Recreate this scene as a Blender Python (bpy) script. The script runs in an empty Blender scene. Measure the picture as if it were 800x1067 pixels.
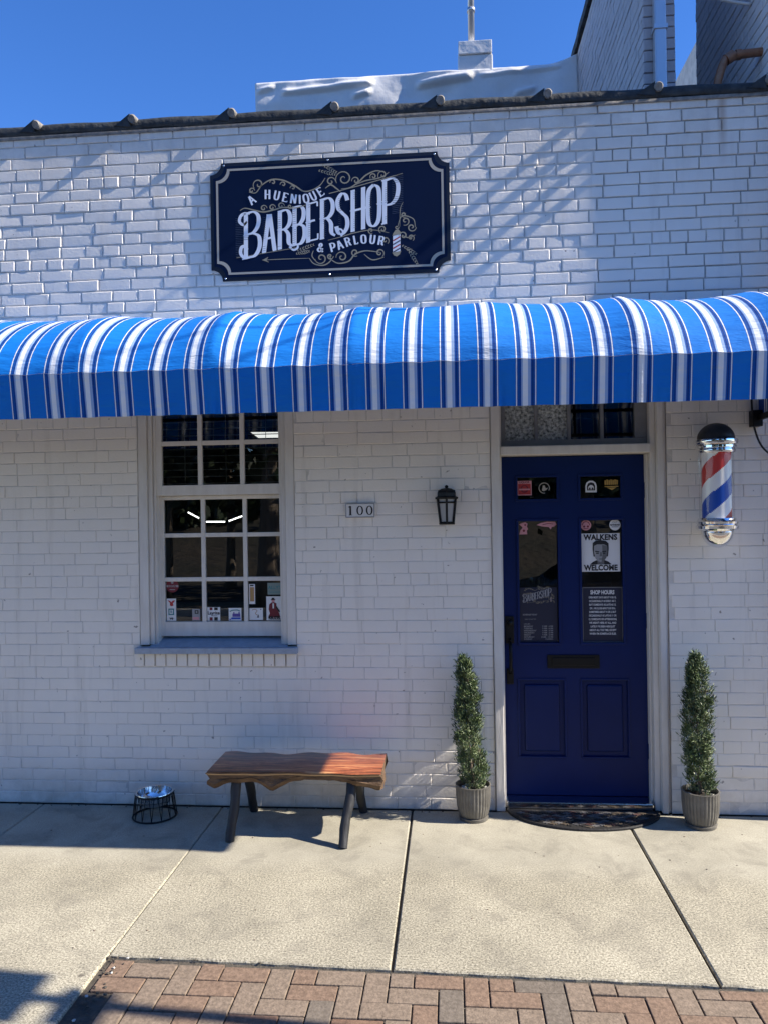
import bpy, bmesh, math, random
from mathutils import Vector, Matrix, noise as mnoise
R = math.radians
PI = math.pi
sc = bpy.context.scene
col = sc.collection

# ------------------------------------------------------------------ camera, sky, sun, exposure
cd = bpy.data.cameras.new('camera'); cam = bpy.data.objects.new('camera', cd); col.objects.link(cam)
cd.sensor_width = 36; cd.sensor_height = 36; cd.sensor_fit = 'AUTO'
cd.lens = 36 * 802.2 / 1067.0
cd.clip_end = 2000; cd.clip_start = 0.05
yaw, pitch, roll = 0.0863047, 0.0011459, -0.0155515
f = Vector((-math.sin(yaw) * math.cos(pitch), math.cos(yaw) * math.cos(pitch), math.sin(pitch)))
r0 = Vector((math.cos(yaw), math.sin(yaw), 0)); u0 = r0.cross(f)
cr = r0 * math.cos(roll) + u0 * math.sin(roll); cu = -r0 * math.sin(roll) + u0 * math.cos(roll)
cam.matrix_world = Matrix(((cr.x, cu.x, -f.x, 0), (cr.y, cu.y, -f.y, -5.0), (cr.z, cu.z, -f.z, 1.92837), (0, 0, 0, 1)))
sc.camera = cam

SUN = Vector((1.0, -0.086, 0.765)).normalized()
sun_el = math.asin(SUN.z); sun_az = math.atan2(SUN.x, SUN.y)
w = bpy.data.worlds.new('World'); sc.world = w; w.use_nodes = True
nt = w.node_tree; nt.nodes.clear()
sky = nt.nodes.new('ShaderNodeTexSky'); sky.sky_type = 'NISHITA'; sky.sun_disc = False
sky.sun_elevation = sun_el; sky.sun_rotation = sun_az
sky.air_density = 1.0; sky.dust_density = 0.0; sky.ozone_density = 5.0; sky.altitude = 1200
bg = nt.nodes.new('ShaderNodeBackground'); bg.inputs[1].default_value = 0.12
wo = nt.nodes.new('ShaderNodeOutputWorld')
hs = nt.nodes.new('ShaderNodeHueSaturation'); hs.inputs['Saturation'].default_value = 1.2; hs.inputs['Hue'].default_value = 0.511
nt.links.new(sky.outputs[0], hs.inputs['Color']); nt.links.new(hs.outputs[0], bg.inputs[0]); nt.links.new(bg.outputs[0], wo.inputs[0])
sd = bpy.data.lights.new('sun', 'SUN'); sd.energy = 5.0; sd.angle = R(0.5); sd.color = (1.0, 0.92, 0.80)
so = bpy.data.objects.new('sun', sd); col.objects.link(so)
so.rotation_euler = (-SUN).to_track_quat('-Z', 'Y').to_euler(); so.location = (20, -3, 16)
sc.view_settings.view_transform = 'Standard'; sc.view_settings.look = 'None'
sc.view_settings.gamma = 1; sc.view_settings.use_curve_mapping = False
sc.view_settings.exposure = 1.08
sc.cycles.use_denoising = True
sc.cycles.max_bounces = 8; sc.cycles.transparent_max_bounces = 24
sc.cycles.caustics_reflective = True

# ------------------------------------------------------------------ materials
def mat(name, c, rough=0.6, metal=0.0, spec=0.5, vary=0.0, vscale=6.0, c2=None, bump=0.0, bscale=40.0, bdist=0.01, detail=6.0, coat=0.0, stretch=None, emit=None, trans=0.0):
    m = bpy.data.materials.new(name); m.use_nodes = True
    t = m.node_tree; p = t.nodes['Principled BSDF']
    p.inputs['Base Color'].default_value = (*c, 1); p.inputs['Roughness'].default_value = rough
    p.inputs['Metallic'].default_value = metal; p.inputs['Specular IOR Level'].default_value = spec
    p.inputs['Coat Weight'].default_value = coat
    if emit:
        p.inputs['Emission Color'].default_value = (*emit[0], 1); p.inputs['Emission Strength'].default_value = emit[1]
    tc = t.nodes.new('ShaderNodeTexCoord'); src = tc.outputs['Object']
    if stretch:
        mp = t.nodes.new('ShaderNodeMapping'); mp.inputs['Scale'].default_value = stretch
        t.links.new(src, mp.inputs[0]); src = mp.outputs[0]
    if vary > 0 or c2:
        n = t.nodes.new('ShaderNodeTexNoise'); n.inputs['Scale'].default_value = vscale; n.inputs['Detail'].default_value = detail
        n.inputs['Roughness'].default_value = 0.65
        t.links.new(src, n.inputs['Vector'])
        rp = t.nodes.new('ShaderNodeValToRGB'); rp.color_ramp.elements[0].position = 0.3; rp.color_ramp.elements[1].position = 0.7
        a = c if c2 else tuple(x * (1 - vary) for x in c); b = c2 if c2 else tuple(min(1, x * (1 + vary)) for x in c)
        rp.color_ramp.elements[0].color = (*a, 1); rp.color_ramp.elements[1].color = (*b, 1)
        t.links.new(n.outputs[0], rp.inputs[0]); t.links.new(rp.outputs[0], p.inputs['Base Color'])
    if bump > 0:
        n2 = t.nodes.new('ShaderNodeTexNoise'); n2.inputs['Scale'].default_value = bscale; n2.inputs['Detail'].default_value = 5
        t.links.new(src, n2.inputs['Vector'])
        bp = t.nodes.new('ShaderNodeBump'); bp.inputs['Strength'].default_value = bump; bp.inputs['Distance'].default_value = bdist
        t.links.new(n2.outputs[0], bp.inputs['Height']); t.links.new(bp.outputs[0], p.inputs['Normal'])
    return m

def N(t, kind, **kw):
    n = t.nodes.new(kind)
    for k, v in kw.items():
        if k in n.inputs: n.inputs[k].default_value = v
        else: setattr(n, k, v)
    return n

def painted_brick(name, base, dirt, stain_amt=0.5, bump=0.35):
    m = bpy.data.materials.new(name); m.use_nodes = True; t = m.node_tree; p = t.nodes['Principled BSDF']
    L = t.links.new
    tc = N(t, 'ShaderNodeTexCoord'); o = tc.outputs['Object']
    big = N(t, 'ShaderNodeTexNoise', Scale=1.1, Detail=6.0, Roughness=0.6); L(o, big.inputs['Vector'])
    mp = N(t, 'ShaderNodeMapping'); mp.inputs['Scale'].default_value = (9, 9, 0.9); L(o, mp.inputs[0])
    streak = N(t, 'ShaderNodeTexNoise', Scale=1.0, Detail=4.0, Roughness=0.6); L(mp.outputs[0], streak.inputs['Vector'])
    fine = N(t, 'ShaderNodeTexNoise', Scale=55.0, Detail=4.0, Roughness=0.7); L(o, fine.inputs['Vector'])
    r1 = N(t, 'ShaderNodeValToRGB'); r1.color_ramp.elements[0].position = 0.35; r1.color_ramp.elements[1].position = 0.68
    r1.color_ramp.elements[0].color = (*[x * 0.93 for x in base], 1); r1.color_ramp.elements[1].color = (*base, 1)
    L(big.outputs[0], r1.inputs[0])
    r2 = N(t, 'ShaderNodeValToRGB'); r2.color_ramp.elements[0].position = 0.56; r2.color_ramp.elements[1].position = 0.78
    r2.color_ramp.elements[0].color = (0, 0, 0, 1); r2.color_ramp.elements[1].color = (stain_amt, stain_amt, stain_amt, 1)
    L(streak.outputs[0], r2.inputs[0])
    mx = N(t, 'ShaderNodeMix', data_type='RGBA'); L(r2.outputs[0], mx.inputs[0]); L(r1.outputs[0], mx.inputs[6]); mx.inputs[7].default_value = (*dirt, 1)
    # small dark chips where the paint is gone
    chip = N(t, 'ShaderNodeTexNoise', Scale=23.0, Detail=3.0, Roughness=0.5); L(o, chip.inputs['Vector'])
    r3 = N(t, 'ShaderNodeValToRGB'); r3.color_ramp.elements[0].position = 0.70; r3.color_ramp.elements[1].position = 0.735
    r3.color_ramp.elements[0].color = (0, 0, 0, 1); r3.color_ramp.elements[1].color = (0.75, 0.75, 0.75, 1); L(chip.outputs[0], r3.inputs[0])
    mx2 = N(t, 'ShaderNodeMix', data_type='RGBA'); L(r3.outputs[0], mx2.inputs[0]); L(mx.outputs[2], mx2.inputs[6]); mx2.inputs[7].default_value = (0.16, 0.13, 0.11, 1)
    sz = N(t, 'ShaderNodeSeparateXYZ'); L(o, sz.inputs[0])
    dn = N(t, 'ShaderNodeTexNoise', Scale=3.5, Detail=6.0, Roughness=0.7); L(o, dn.inputs['Vector'])
    def band(z_full, z_none, amt):
        mr = N(t, 'ShaderNodeMapRange'); mr.inputs[1].default_value = z_none; mr.inputs[2].default_value = z_full; mr.inputs[3].default_value = 0; mr.inputs[4].default_value = 1; L(sz.outputs[2], mr.inputs[0])
        nn = N(t, 'ShaderNodeMapRange'); nn.inputs[1].default_value = 0.36; nn.inputs[2].default_value = 0.70; L(dn.outputs[0], nn.inputs[0])
        ml = N(t, 'ShaderNodeMath', operation='MULTIPLY'); L(mr.outputs[0], ml.inputs[0]); L(nn.outputs[0], ml.inputs[1])
        m3 = N(t, 'ShaderNodeMath', operation='MULTIPLY'); L(ml.outputs[0], m3.inputs[0]); m3.inputs[1].default_value = amt; return m3
    b1 = band(0.0, 0.30, 0.75); b2 = band(4.52, 4.05, 0.60)
    mx4 = N(t, 'ShaderNodeMix', data_type='RGBA'); L(b1.outputs[0], mx4.inputs[0]); L(mx2.outputs[2], mx4.inputs[6]); mx4.inputs[7].default_value = (0.36, 0.32, 0.26, 1)
    mx5 = N(t, 'ShaderNodeMix', data_type='RGBA'); L(b2.outputs[0], mx5.inputs[0]); L(mx4.outputs[2], mx5.inputs[6]); mx5.inputs[7].default_value = (0.40, 0.35, 0.29, 1)
    # rust run below the copper pipe
    rx = N(t, 'ShaderNodeMath', operation='SUBTRACT'); L(sz.outputs[0], rx.inputs[0]); rx.inputs[1].default_value = 1.735
    ra = N(t, 'ShaderNodeMath', operation='ABSOLUTE'); L(rx.outputs[0], ra.inputs[0])
    rm1 = N(t, 'ShaderNodeMapRange'); rm1.inputs[1].default_value = 0.035; rm1.inputs[2].default_value = 0.005; L(ra.outputs[0], rm1.inputs[0])
    rm2 = N(t, 'ShaderNodeMapRange'); rm2.inputs[1].default_value = 4.05; rm2.inputs[2].default_value = 4.35; L(sz.outputs[2], rm2.inputs[0])
    rr_ = N(t, 'ShaderNodeMath', operation='MULTIPLY'); L(rm1.outputs[0], rr_.inputs[0]); L(rm2.outputs[0], rr_.inputs[1])
    rr2 = N(t, 'ShaderNodeMath', operation='MULTIPLY'); L(rr_.outputs[0], rr2.inputs[0]); rr2.inputs[1].default_value = 0.5
    mx6 = N(t, 'ShaderNodeMix', data_type='RGBA'); L(rr2.outputs[0], mx6.inputs[0]); L(mx5.outputs[2], mx6.inputs[6]); mx6.inputs[7].default_value = (0.33, 0.19, 0.10, 1)
    L(mx6.outputs[2], p.inputs['Base Color'])
    p.inputs['Roughness'].default_value = 0.62; p.inputs['Specular IOR Level'].default_value = 0.35
    b = N(t, 'ShaderNodeBump', Strength=bump, Distance=0.004); L(fine.outputs[0], b.inputs['Height']); L(b.outputs[0], p.inputs['Normal'])
    return m

def glass_mat(name, tint=(0.92, 0.95, 0.95), ior=1.7, rough=0.0, bump=0.0, bs=6.0):
    m = bpy.data.materials.new(name); m.use_nodes = True; t = m.node_tree; t.nodes.clear()
    out = N(t, 'ShaderNodeOutputMaterial'); mx = N(t, 'ShaderNodeMixShader'); fr = N(t, 'ShaderNodeFresnel', IOR=ior)
    tr = N(t, 'ShaderNodeBsdfTransparent'); tr.inputs[0].default_value = (*tint, 1)
    gl = N(t, 'ShaderNodeBsdfGlossy'); gl.inputs['Roughness'].default_value = rough
    if bump:
        tc = N(t, 'ShaderNodeTexCoord'); n = N(t, 'ShaderNodeTexNoise', Scale=bs, Detail=1.0)
        bp = N(t, 'ShaderNodeBump', Strength=bump, Distance=0.01)
        t.links.new(tc.outputs['Object'], n.inputs['Vector']); t.links.new(n.outputs[0], bp.inputs['Height']); t.links.new(bp.outputs[0], gl.inputs['Normal'])
    t.links.new(fr.outputs[0], mx.inputs[0]); t.links.new(tr.outputs[0], mx.inputs[1]); t.links.new(gl.outputs[0], mx.inputs[2]); t.links.new(mx.outputs[0], out.inputs[0])
    return m

def stripe_fabric(name, period, phase):
    m = bpy.data.materials.new(name); m.use_nodes = True; t = m.node_tree; p = t.nodes['Principled BSDF']; L = t.links.new
    tc = N(t, 'ShaderNodeTexCoord'); sx = N(t, 'ShaderNodeSeparateXYZ'); L(tc.outputs['Object'], sx.inputs[0])
    a = N(t, 'ShaderNodeMath', operation='SUBTRACT'); a.inputs[1].default_value = phase - period / 2; L(sx.outputs[0], a.inputs[0])
    d = N(t, 'ShaderNodeMath', operation='DIVIDE'); d.inputs[1].default_value = period; L(a.outputs[0], d.inputs[0])
    fr = N(t, 'ShaderNodeMath', operation='FRACT'); L(d.outputs[0], fr.inputs[0])
    rp = N(t, 'ShaderNodeValToRGB'); cr_ = rp.color_ramp; cr_.interpolation = 'CONSTANT'
    bright = (0.003, 0.175, 0.60, 1); mid = (0.003, 0.078, 0.33, 1); navy = (0.003, 0.034, 0.20, 1); white = (0.80, 0.82, 0.84, 1); pale = (0.30, 0.43, 0.66, 1)
    stops = [(0, bright), (.230, navy), (.238, white), (.262, mid), (.335, navy), (.35, mid), (.375, pale), (.415, white), (.55, pale), (.625, mid), (.66, navy), (.69, mid), (.738, white), (.762, navy), (.770, bright)]
    cr_.elements[0].position = 0; cr_.elements[0].color = stops[0][1]
    cr_.elements[1].position = stops[1][0]; cr_.elements[1].color = stops[1][1]
    for s, c in stops[2:]:
        e = cr_.elements.new(s); e.color = c
    L(fr.outputs[0], rp.inputs[0])
    n = N(t, 'ShaderNodeTexNoise', Scale=3.0, Detail=5.0); L(tc.outputs['Object'], n.inputs['Vector'])
    hs = N(t, 'ShaderNodeHueSaturation'); L(rp.outputs[0], hs.inputs['Color'])
    mr = N(t, 'ShaderNodeMapRange'); mr.inputs[3].default_value = 0.86; mr.inputs[4].default_value = 1.1; L(n.outputs[0], mr.inputs[0]); L(mr.outputs[0], hs.inputs['Value'])
    L(hs.outputs[0], p.inputs['Base Color'])
    p.inputs['Roughness'].default_value = 0.75; p.inputs['Specular IOR Level'].default_value = 0.25
    tr = N(t, 'ShaderNodeBsdfTranslucent'); L(hs.outputs[0], tr.inputs[0])
    mx = N(t, 'ShaderNodeMixShader'); mx.inputs[0].default_value = 0.07
    out = [x for x in t.nodes if x.type == 'OUTPUT_MATERIAL'][0]
    L(p.outputs[0], mx.inputs[1]); L(tr.outputs[0], mx.inputs[2]); L(mx.outputs[0], out.inputs[0])
    mpw = N(t, 'ShaderNodeMapping'); mpw.inputs['Scale'].default_value = (2.2, 9, 9); L(tc.outputs['Object'], mpw.inputs[0])
    wv = N(t, 'ShaderNodeTexNoise', Scale=2.0, Detail=4.0, Roughness=0.6); L(mpw.outputs[0], wv.inputs['Vector'])
    b = N(t, 'ShaderNodeBump', Strength=0.45, Distance=0.03); L(wv.outputs[0], b.inputs['Height']); L(b.outputs[0], p.inputs['Normal'])
    return m

M = {}
M['brick_paint'] = painted_brick('white_brick_paint', (0.835, 0.78, 0.70), (0.50, 0.45, 0.38), 0.42, 0.5)
M['mortar_paint'] = mat('white_mortar_paint', (0.62, 0.585, 0.535), 0.8, vary=0.18, vscale=9, bump=0.4, bscale=60)
M['mortar_bare'] = mat('weathered_mortar', (0.26, 0.24, 0.22), 0.9, c2=(0.66, 0.64, 0.61), vscale=5, bump=0.5, bscale=50)
M['grey_brick'] = mat('grey_painted_brick', (0.50, 0.485, 0.505), 0.75, vary=0.10, vscale=2, bump=0.3)
M['grey_mortar'] = mat('grey_mortar', (0.36, 0.35, 0.36), 0.9)
M['trim'] = mat('white_trim_paint', (0.70, 0.69, 0.67), 0.45, vary=0.09, vscale=14, bump=0.12, bscale=25, stretch=(1, 1, 0.25))
M['worn_trim'] = mat('worn_white_trim', (0.60, 0.56, 0.505), 0.6, c2=(0.70, 0.665, 0.61), vscale=18, bump=0.25, bscale=30, stretch=(1, 1, 0.2))
M['sill_paint'] = mat('blue_grey_sill_paint', (0.30, 0.35, 0.42), 0.55, vary=0.15, vscale=20)
M['navy_door'] = mat('navy_door_paint', (0.0012, 0.0120, 0.082), 0.45, vary=0.10, vscale=3, spec=0.22, bump=0.05, bscale=60)
M['black_metal'] = mat('black_metal', (0.006, 0.006, 0.0065), 0.45, spec=0.25, vary=0.3, vscale=30)
M['chrome'] = mat('chrome', (0.86, 0.86, 0.86), 0.07, metal=1.0)
M['steel'] = mat('brushed_steel', (0.72, 0.72, 0.73), 0.14, metal=1.0)
M['black_cap'] = mat('black_enamel', (0.02, 0.02, 0.022), 0.45, vary=0.4, vscale=40)
M['sign_navy'] = mat('navy_sign_panel', (0.0022, 0.009, 0.034), 0.45, vary=0.08, vscale=3, spec=0.16)
M['sign_edge'] = mat('sign_black_edge', (0.006, 0.008, 0.016), 0.4)
M['sign_gold'] = mat('sign_gold_ink', (0.34, 0.295, 0.20), 0.5)
M['sign_tan'] = mat('sign_tan_border', (0.42, 0.38, 0.31), 0.5)
M['sign_white'] = mat('sign_white_ink', (0.80, 0.81, 0.84), 0.5)
M['sign_grey'] = mat('sign_grey_ink', (0.055, 0.07, 0.105), 0.5)
M['white'] = mat('white_print', (0.72, 0.72, 0.72), 0.5)
M['black'] = mat('black_print', (0.012, 0.012, 0.014), 0.5)
M['red'] = mat('red_print', (0.42, 0.03, 0.03), 0.45)
M['darkred'] = mat('dark_red_print', (0.16, 0.012, 0.025), 0.45)
M['pink'] = mat('pink_print', (0.62, 0.28, 0.30), 0.5)
M['blue'] = mat('blue_print', (0.01, 0.07, 0.42), 0.45)
M['teal'] = mat('teal_print', (0.05, 0.22, 0.24), 0.5)
M['purple'] = mat('purple_print', (0.10, 0.07, 0.30), 0.5)
M['orange'] = mat('tan_print', (0.42, 0.25, 0.13), 0.5)
M['gold'] = mat('gold_print', (0.45, 0.28, 0.07), 0.5)
M['grey'] = mat('grey_print', (0.30, 0.30, 0.31), 0.5)
M['midgrey'] = mat('mid_grey_print', (0.13, 0.13, 0.135), 0.5)
M['navy_print'] = mat('navy_print', (0.007, 0.010, 0.032), 0.5)
M['pole_white'] = mat('pole_white', (0.82, 0.82, 0.82), 0.4)
M['pole_red'] = mat('pole_red', (0.55, 0.045, 0.04), 0.4)
M['pole_blue'] = mat('pole_blue', (0.006, 0.07, 0.42), 0.4)
M['glass'] = glass_mat('window_glass', (0.82, 0.86, 0.86), 2.2, bump=0.02, bs=3.0)
M['pole_glass'] = glass_mat('pole_glass', (0.985, 0.985, 0.985), 1.3)
_t = M['pole_glass'].node_tree; _lw = N(_t, 'ShaderNodeLayerWeight', Blend=0.5); _pw = N(_t, 'ShaderNodeMath', operation='POWER'); _pw.inputs[1].default_value = 3.0
_mu = N(_t, 'ShaderNodeMath', operation='MULTIPLY_ADD'); _mu.inputs[1].default_value = 0.35; _mu.inputs[2].default_value = 0.03
_t.links.new(_lw.outputs['Facing'], _pw.inputs[0]); _t.links.new(_pw.outputs[0], _mu.inputs[0]); _t.links.new(_mu.outputs[0], [n for n in _t.nodes if n.type == 'MIX_SHADER'][0].inputs[0])
M['pebble_glass'] = mat('pebbled_glass', (0.10, 0.11, 0.10), 0.10, c2=(0.62, 0.64, 0.58), vscale=48, bump=0.9, bscale=55, bdist=0.02, detail=1.0)  # pale speckle in the colour stands in for the glimmer of the panes
M['lamp_glass'] = mat('frosted_lamp_glass', (0.34, 0.34, 0.34), 0.35)
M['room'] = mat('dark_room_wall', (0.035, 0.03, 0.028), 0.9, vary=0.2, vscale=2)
M['blind'] = mat('blind_slat', (0.5, 0.52, 0.53), 0.6)
M['led'] = mat('led_tube', (1, 1, 1), 0.5, emit=((1.0, 0.98, 0.94), 2.2))
M['led_panel'] = mat('led_panel', (1, 1, 1), 0.5, emit=((1.0, 0.98, 0.94), 0.55))
M['flashing'] = mat('dark_roof_flashing', (0.026, 0.03, 0.032), 0.75, vary=0.6, vscale=14, bump=0.8, bscale=18, bdist=0.02)
M['old_metal'] = mat('weathered_metal', (0.12, 0.11, 0.10), 0.7, c2=(0.30, 0.275, 0.24), vscale=22, metal=0.2, bump=0.4)
M['membrane'] = mat('white_roof_membrane', (0.72, 0.72, 0.72), 0.38, vary=0.07, vscale=3, bump=0.35, bscale=2.5, bdist=0.08)
M['pipe'] = mat('galvanised_pipe', (0.55, 0.56, 0.58), 0.35, metal=0.7)
M['copper'] = mat('old_copper', (0.30, 0.12, 0.06), 0.45, metal=0.6, c2=(0.42, 0.22, 0.13), vscale=16)
M['cable'] = mat('white_cable', (0.7, 0.7, 0.7), 0.5)
M['black_cable'] = mat('black_cable', (0.01, 0.01, 0.01), 0.6)
M['leg_wood'] = mat('charred_post', (0.016, 0.016, 0.018), 0.6, vary=0.5, vscale=20, bump=0.6, bscale=30, stretch=(1, 1, 0.2))
M['ceramic'] = mat('ribbed_grey_planter', (0.080, 0.075, 0.066), 0.40, c2=(0.16, 0.15, 0.13), vscale=12, bump=0.2)
M['soil'] = mat('potting_soil', (0.03, 0.022, 0.016), 0.95, vary=0.5, vscale=40, bump=1, bscale=60)
M['pebble'] = mat('pale_pebble', (0.5, 0.48, 0.43), 0.7, vary=0.2)
M['leaf_a'] = mat('needle_green', (0.085, 0.125, 0.042), 0.55, vary=0.3, vscale=20)
M['leaf_b'] = mat('needle_dark_green', (0.036, 0.064, 0.025), 0.6, vary=0.3, vscale=20)
M['leaf_c'] = mat('needle_pale_green', (0.19, 0.23, 0.11), 0.5, vary=0.2, vscale=20)
M['bark'] = mat('bark', (0.22, 0.17, 0.125), 0.9, c2=(0.10, 0.08, 0.06), vscale=9, bump=1, bscale=14, stretch=(1, 1, 0.2), bdist=0.04)
M['tree_leaf'] = mat('tree_leaf', (0.030, 0.050, 0.018), 0.6, vary=0.4, vscale=3)
M['tree_leaf2'] = mat('tree_leaf_dark', (0.020, 0.034, 0.014), 0.6, vary=0.4, vscale=3)
M['rubber'] = mat('black_rubber', (0.012, 0.011, 0.011), 0.7, bump=0.4, bscale=80)
M['mat_rust'] = mat('mat_rust_tile', (0.075, 0.034, 0.03), 0.8, vary=0.3, vscale=30)
M['mat_tan'] = mat('mat_tan_tile', (0.10, 0.075, 0.05), 0.8, vary=0.3, vscale=30)
M['mat_grey'] = mat('mat_grey_tile', (0.11, 0.104, 0.102), 0.8, vary=0.3, vscale=30)
M['car'] = mat('dark_blue_car_paint', (0.012, 0.02, 0.04), 0.25, coat=0.8)
M['tyre'] = mat('tyre', (0.012, 0.012, 0.012), 0.8)
M['lamp_on'] = mat('headlight_lens', (0.75, 0.75, 0.72), 0.15)
M['asphalt'] = mat('asphalt', (0.095, 0.093, 0.09), 0.9, vary=0.3, vscale=4, bump=0.6, bscale=120)
M['litter'] = mat('leaf_litter', (0.30, 0.20, 0.12), 0.95, c2=(0.11, 0.11, 0.055), vscale=0.7, bump=0.8, bscale=9, bdist=0.1)
M['kerb'] = mat('kerb_concrete', (0.36, 0.34, 0.30), 0.85, vary=0.15, bump=0.4, bscale=80)
M['dirt'] = mat('joint_dirt', (0.075, 0.064, 0.05), 0.95, vary=0.4, vscale=20, bump=0.8, bscale=60)
M['steel_post'] = mat('dark_green_lamp_post', (0.015, 0.022, 0.018), 0.4)

def concrete_mat():
    m = bpy.data.materials.new('sidewalk_concrete'); m.use_nodes = True; t = m.node_tree; p = t.nodes['Principled BSDF']; L = t.links.new
    tc = N(t, 'ShaderNodeTexCoord'); o = tc.outputs['Object']
    big = N(t, 'ShaderNodeTexNoise', Scale=1.6, Detail=7.0, Roughness=0.62); L(o, big.inputs['Vector'])
    r1 = N(t, 'ShaderNodeValToRGB'); r1.color_ramp.elements[0].position = 0.3; r1.color_ramp.elements[1].position = 0.72
    r1.color_ramp.elements[0].color = (0.27, 0.252, 0.20, 1); r1.color_ramp.elements[1].color = (0.42, 0.393, 0.315, 1); L(big.outputs[0], r1.inputs[0])
    # exposed aggregate speckle, stronger away from the wall where rain and feet have worn the skin off
    sp = N(t, 'ShaderNodeTexNoise', Scale=105.0, Detail=4.0, Roughness=0.85); L(o, sp.inputs['Vector'])
    r2 = N(t, 'ShaderNodeValToRGB'); r2.color_ramp.elements[0].position = 0.36; r2.color_ramp.elements[1].position = 0.64
    r2.color_ramp.elements[0].color = (0.25, 0.24, 0.22, 1); r2.color_ramp.elements[1].color = (1.65, 1.62, 1.55, 1); L(sp.outputs[0], r2.inputs[0])
    sx = N(t, 'ShaderNodeSeparateXYZ'); L(o, sx.inputs[0])
    wob = N(t, 'ShaderNodeTexNoise', Scale=2.2, Detail=4.0); L(o, wob.inputs['Vector'])
    ad = N(t, 'ShaderNodeMath', operation='MULTIPLY_ADD'); L(wob.outputs[0], ad.inputs[0]); ad.inputs[1].default_value = 0.35; L(sx.outputs[1], ad.inputs[2])
    mr = N(t, 'ShaderNodeMapRange'); mr.inputs[1].default_value = -0.55; mr.inputs[2].default_value = -0.80; mr.inputs[3].default_value = 0.30; mr.inputs[4].default_value = 1.0; L(ad.outputs[0], mr.inputs[0])
    mx = N(t, 'ShaderNodeMix', data_type='RGBA', blend_type='MULTIPLY'); L(mr.outputs[0], mx.inputs[0]); L(r1.outputs[0], mx.inputs[6]); L(r2.outputs[0], mx.inputs[7])
    # stains and dark blots
    st = N(t, 'ShaderNodeTexNoise', Scale=4.5, Detail=6.0, Roughness=0.7, Distortion=0.6); L(o, st.inputs['Vector'])
    r3 = N(t, 'ShaderNodeValToRGB'); r3.color_ramp.elements[0].position = 0.50; r3.color_ramp.elements[1].position = 0.80
    r3.color_ramp.elements[0].color = (0, 0, 0, 1); r3.color_ramp.elements[1].color = (0.8, 0.8, 0.8, 1); L(st.outputs[0], r3.inputs[0])
    mx2 = N(t, 'ShaderNodeMix', data_type='RGBA'); L(r3.outputs[0], mx2.inputs[0]); L(mx.outputs[2], mx2.inputs[6]); mx2.inputs[7].default_value = (0.17, 0.155, 0.125, 1)
    bl = N(t, 'ShaderNodeTexVoronoi', Scale=2.3); L(o, bl.inputs['Vector'])
    r4 = N(t, 'ShaderNodeValToRGB'); r4.color_ramp.elements[0].position = 0.030; r4.color_ramp.elements[1].position = 0.045
    r4.color_ramp.elements[0].color = (0.7, 0.7, 0.7, 1); r4.color_ramp.elements[1].color = (0, 0, 0, 1); L(bl.outputs['Distance'], r4.inputs[0])
    mx3 = N(t, 'ShaderNodeMix', data_type='RGBA'); L(r4.outputs[0], mx3.inputs[0]); L(mx2.outputs[2], mx3.inputs[6]); mx3.inputs[7].default_value = (0.06, 0.052, 0.045, 1)
    L(mx3.outputs[2], p.inputs['Base Color']); p.inputs['Roughness'].default_value = 0.88; p.inputs['Specular IOR Level'].default_value = 0.25
    b = N(t, 'ShaderNodeBump', Strength=0.22, Distance=0.003); L(sp.outputs[0], b.inputs['Height']); L(b.outputs[0], p.inputs['Normal'])
    return m
M['concrete'] = concrete_mat()

def paver_mat(name, a, b):
    m = mat(name, a, 0.85, c2=b, vscale=60, bump=0.6, bscale=110, bdist=0.004, detail=4)
    return m
M['paver_a'] = paver_mat('paver_orange', (0.125, 0.082, 0.055), (0.26, 0.175, 0.12))
M['paver_b'] = paver_mat('paver_buff', (0.13, 0.098, 0.070), (0.27, 0.205, 0.15))
M['paver_c'] = paver_mat('paver_grey', (0.105, 0.085, 0.064), (0.20, 0.165, 0.13))
M['paver_d'] = paver_mat('paver_red', (0.12, 0.070, 0.045), (0.24, 0.145, 0.095))

def bench_top_mat():
    m = bpy.data.materials.new('bench_cedar'); m.use_nodes = True; t = m.node_tree; p = t.nodes['Principled BSDF']; L = t.links.new
    tc = N(t, 'ShaderNodeTexCoord'); mp = N(t, 'ShaderNodeMapping'); mp.inputs['Scale'].default_value = (1.1, 9, 9); L(tc.outputs['Object'], mp.inputs[0])
    n = N(t, 'ShaderNodeTexNoise', Scale=2.2, Detail=7.0, Roughness=0.6, Distortion=1.2); L(mp.outputs[0], n.inputs['Vector'])
    r = N(t, 'ShaderNodeValToRGB'); e = r.color_ramp.elements
    e[0].position = 0.36; e[0].color = (0.07, 0.020, 0.010, 1); e[1].position = 0.64; e[1].color = (0.55, 0.27, 0.12, 1)
    k = e.new(0.45); k.color = (0.22, 0.066, 0.028, 1); k = e.new(0.495); k.color = (0.42, 0.125, 0.05, 1); k = e.new(0.525); k.color = (0.20, 0.056, 0.025, 1); k = e.new(0.57); k.color = (0.46, 0.15, 0.06, 1)
    L(n.outputs[0], r.inputs[0]); L(r.outputs[0], p.inputs['Base Color'])
    p.inputs['Roughness'].default_value = 0.33; p.inputs['Coat Weight'].default_value = 0.3
    b = N(t, 'ShaderNodeBump', Strength=0.15, Distance=0.004); L(n.outputs[0], b.inputs['Height']); L(b.outputs[0], p.inputs['Normal'])
    return m
M['bench_top'] = bench_top_mat()
M['bench_bark'] = mat('bench_live_edge', (0.035, 0.020, 0.011), 0.75, c2=(0.19, 0.11, 0.055), vscale=9, bump=1.0, bscale=26, bdist=0.012, stretch=(1, 3, 4))
M['bench_sapwood'] = mat('bench_sapwood', (0.42, 0.25, 0.11), 0.5, vary=0.25, vscale=10, stretch=(0.6, 3, 3))

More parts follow.
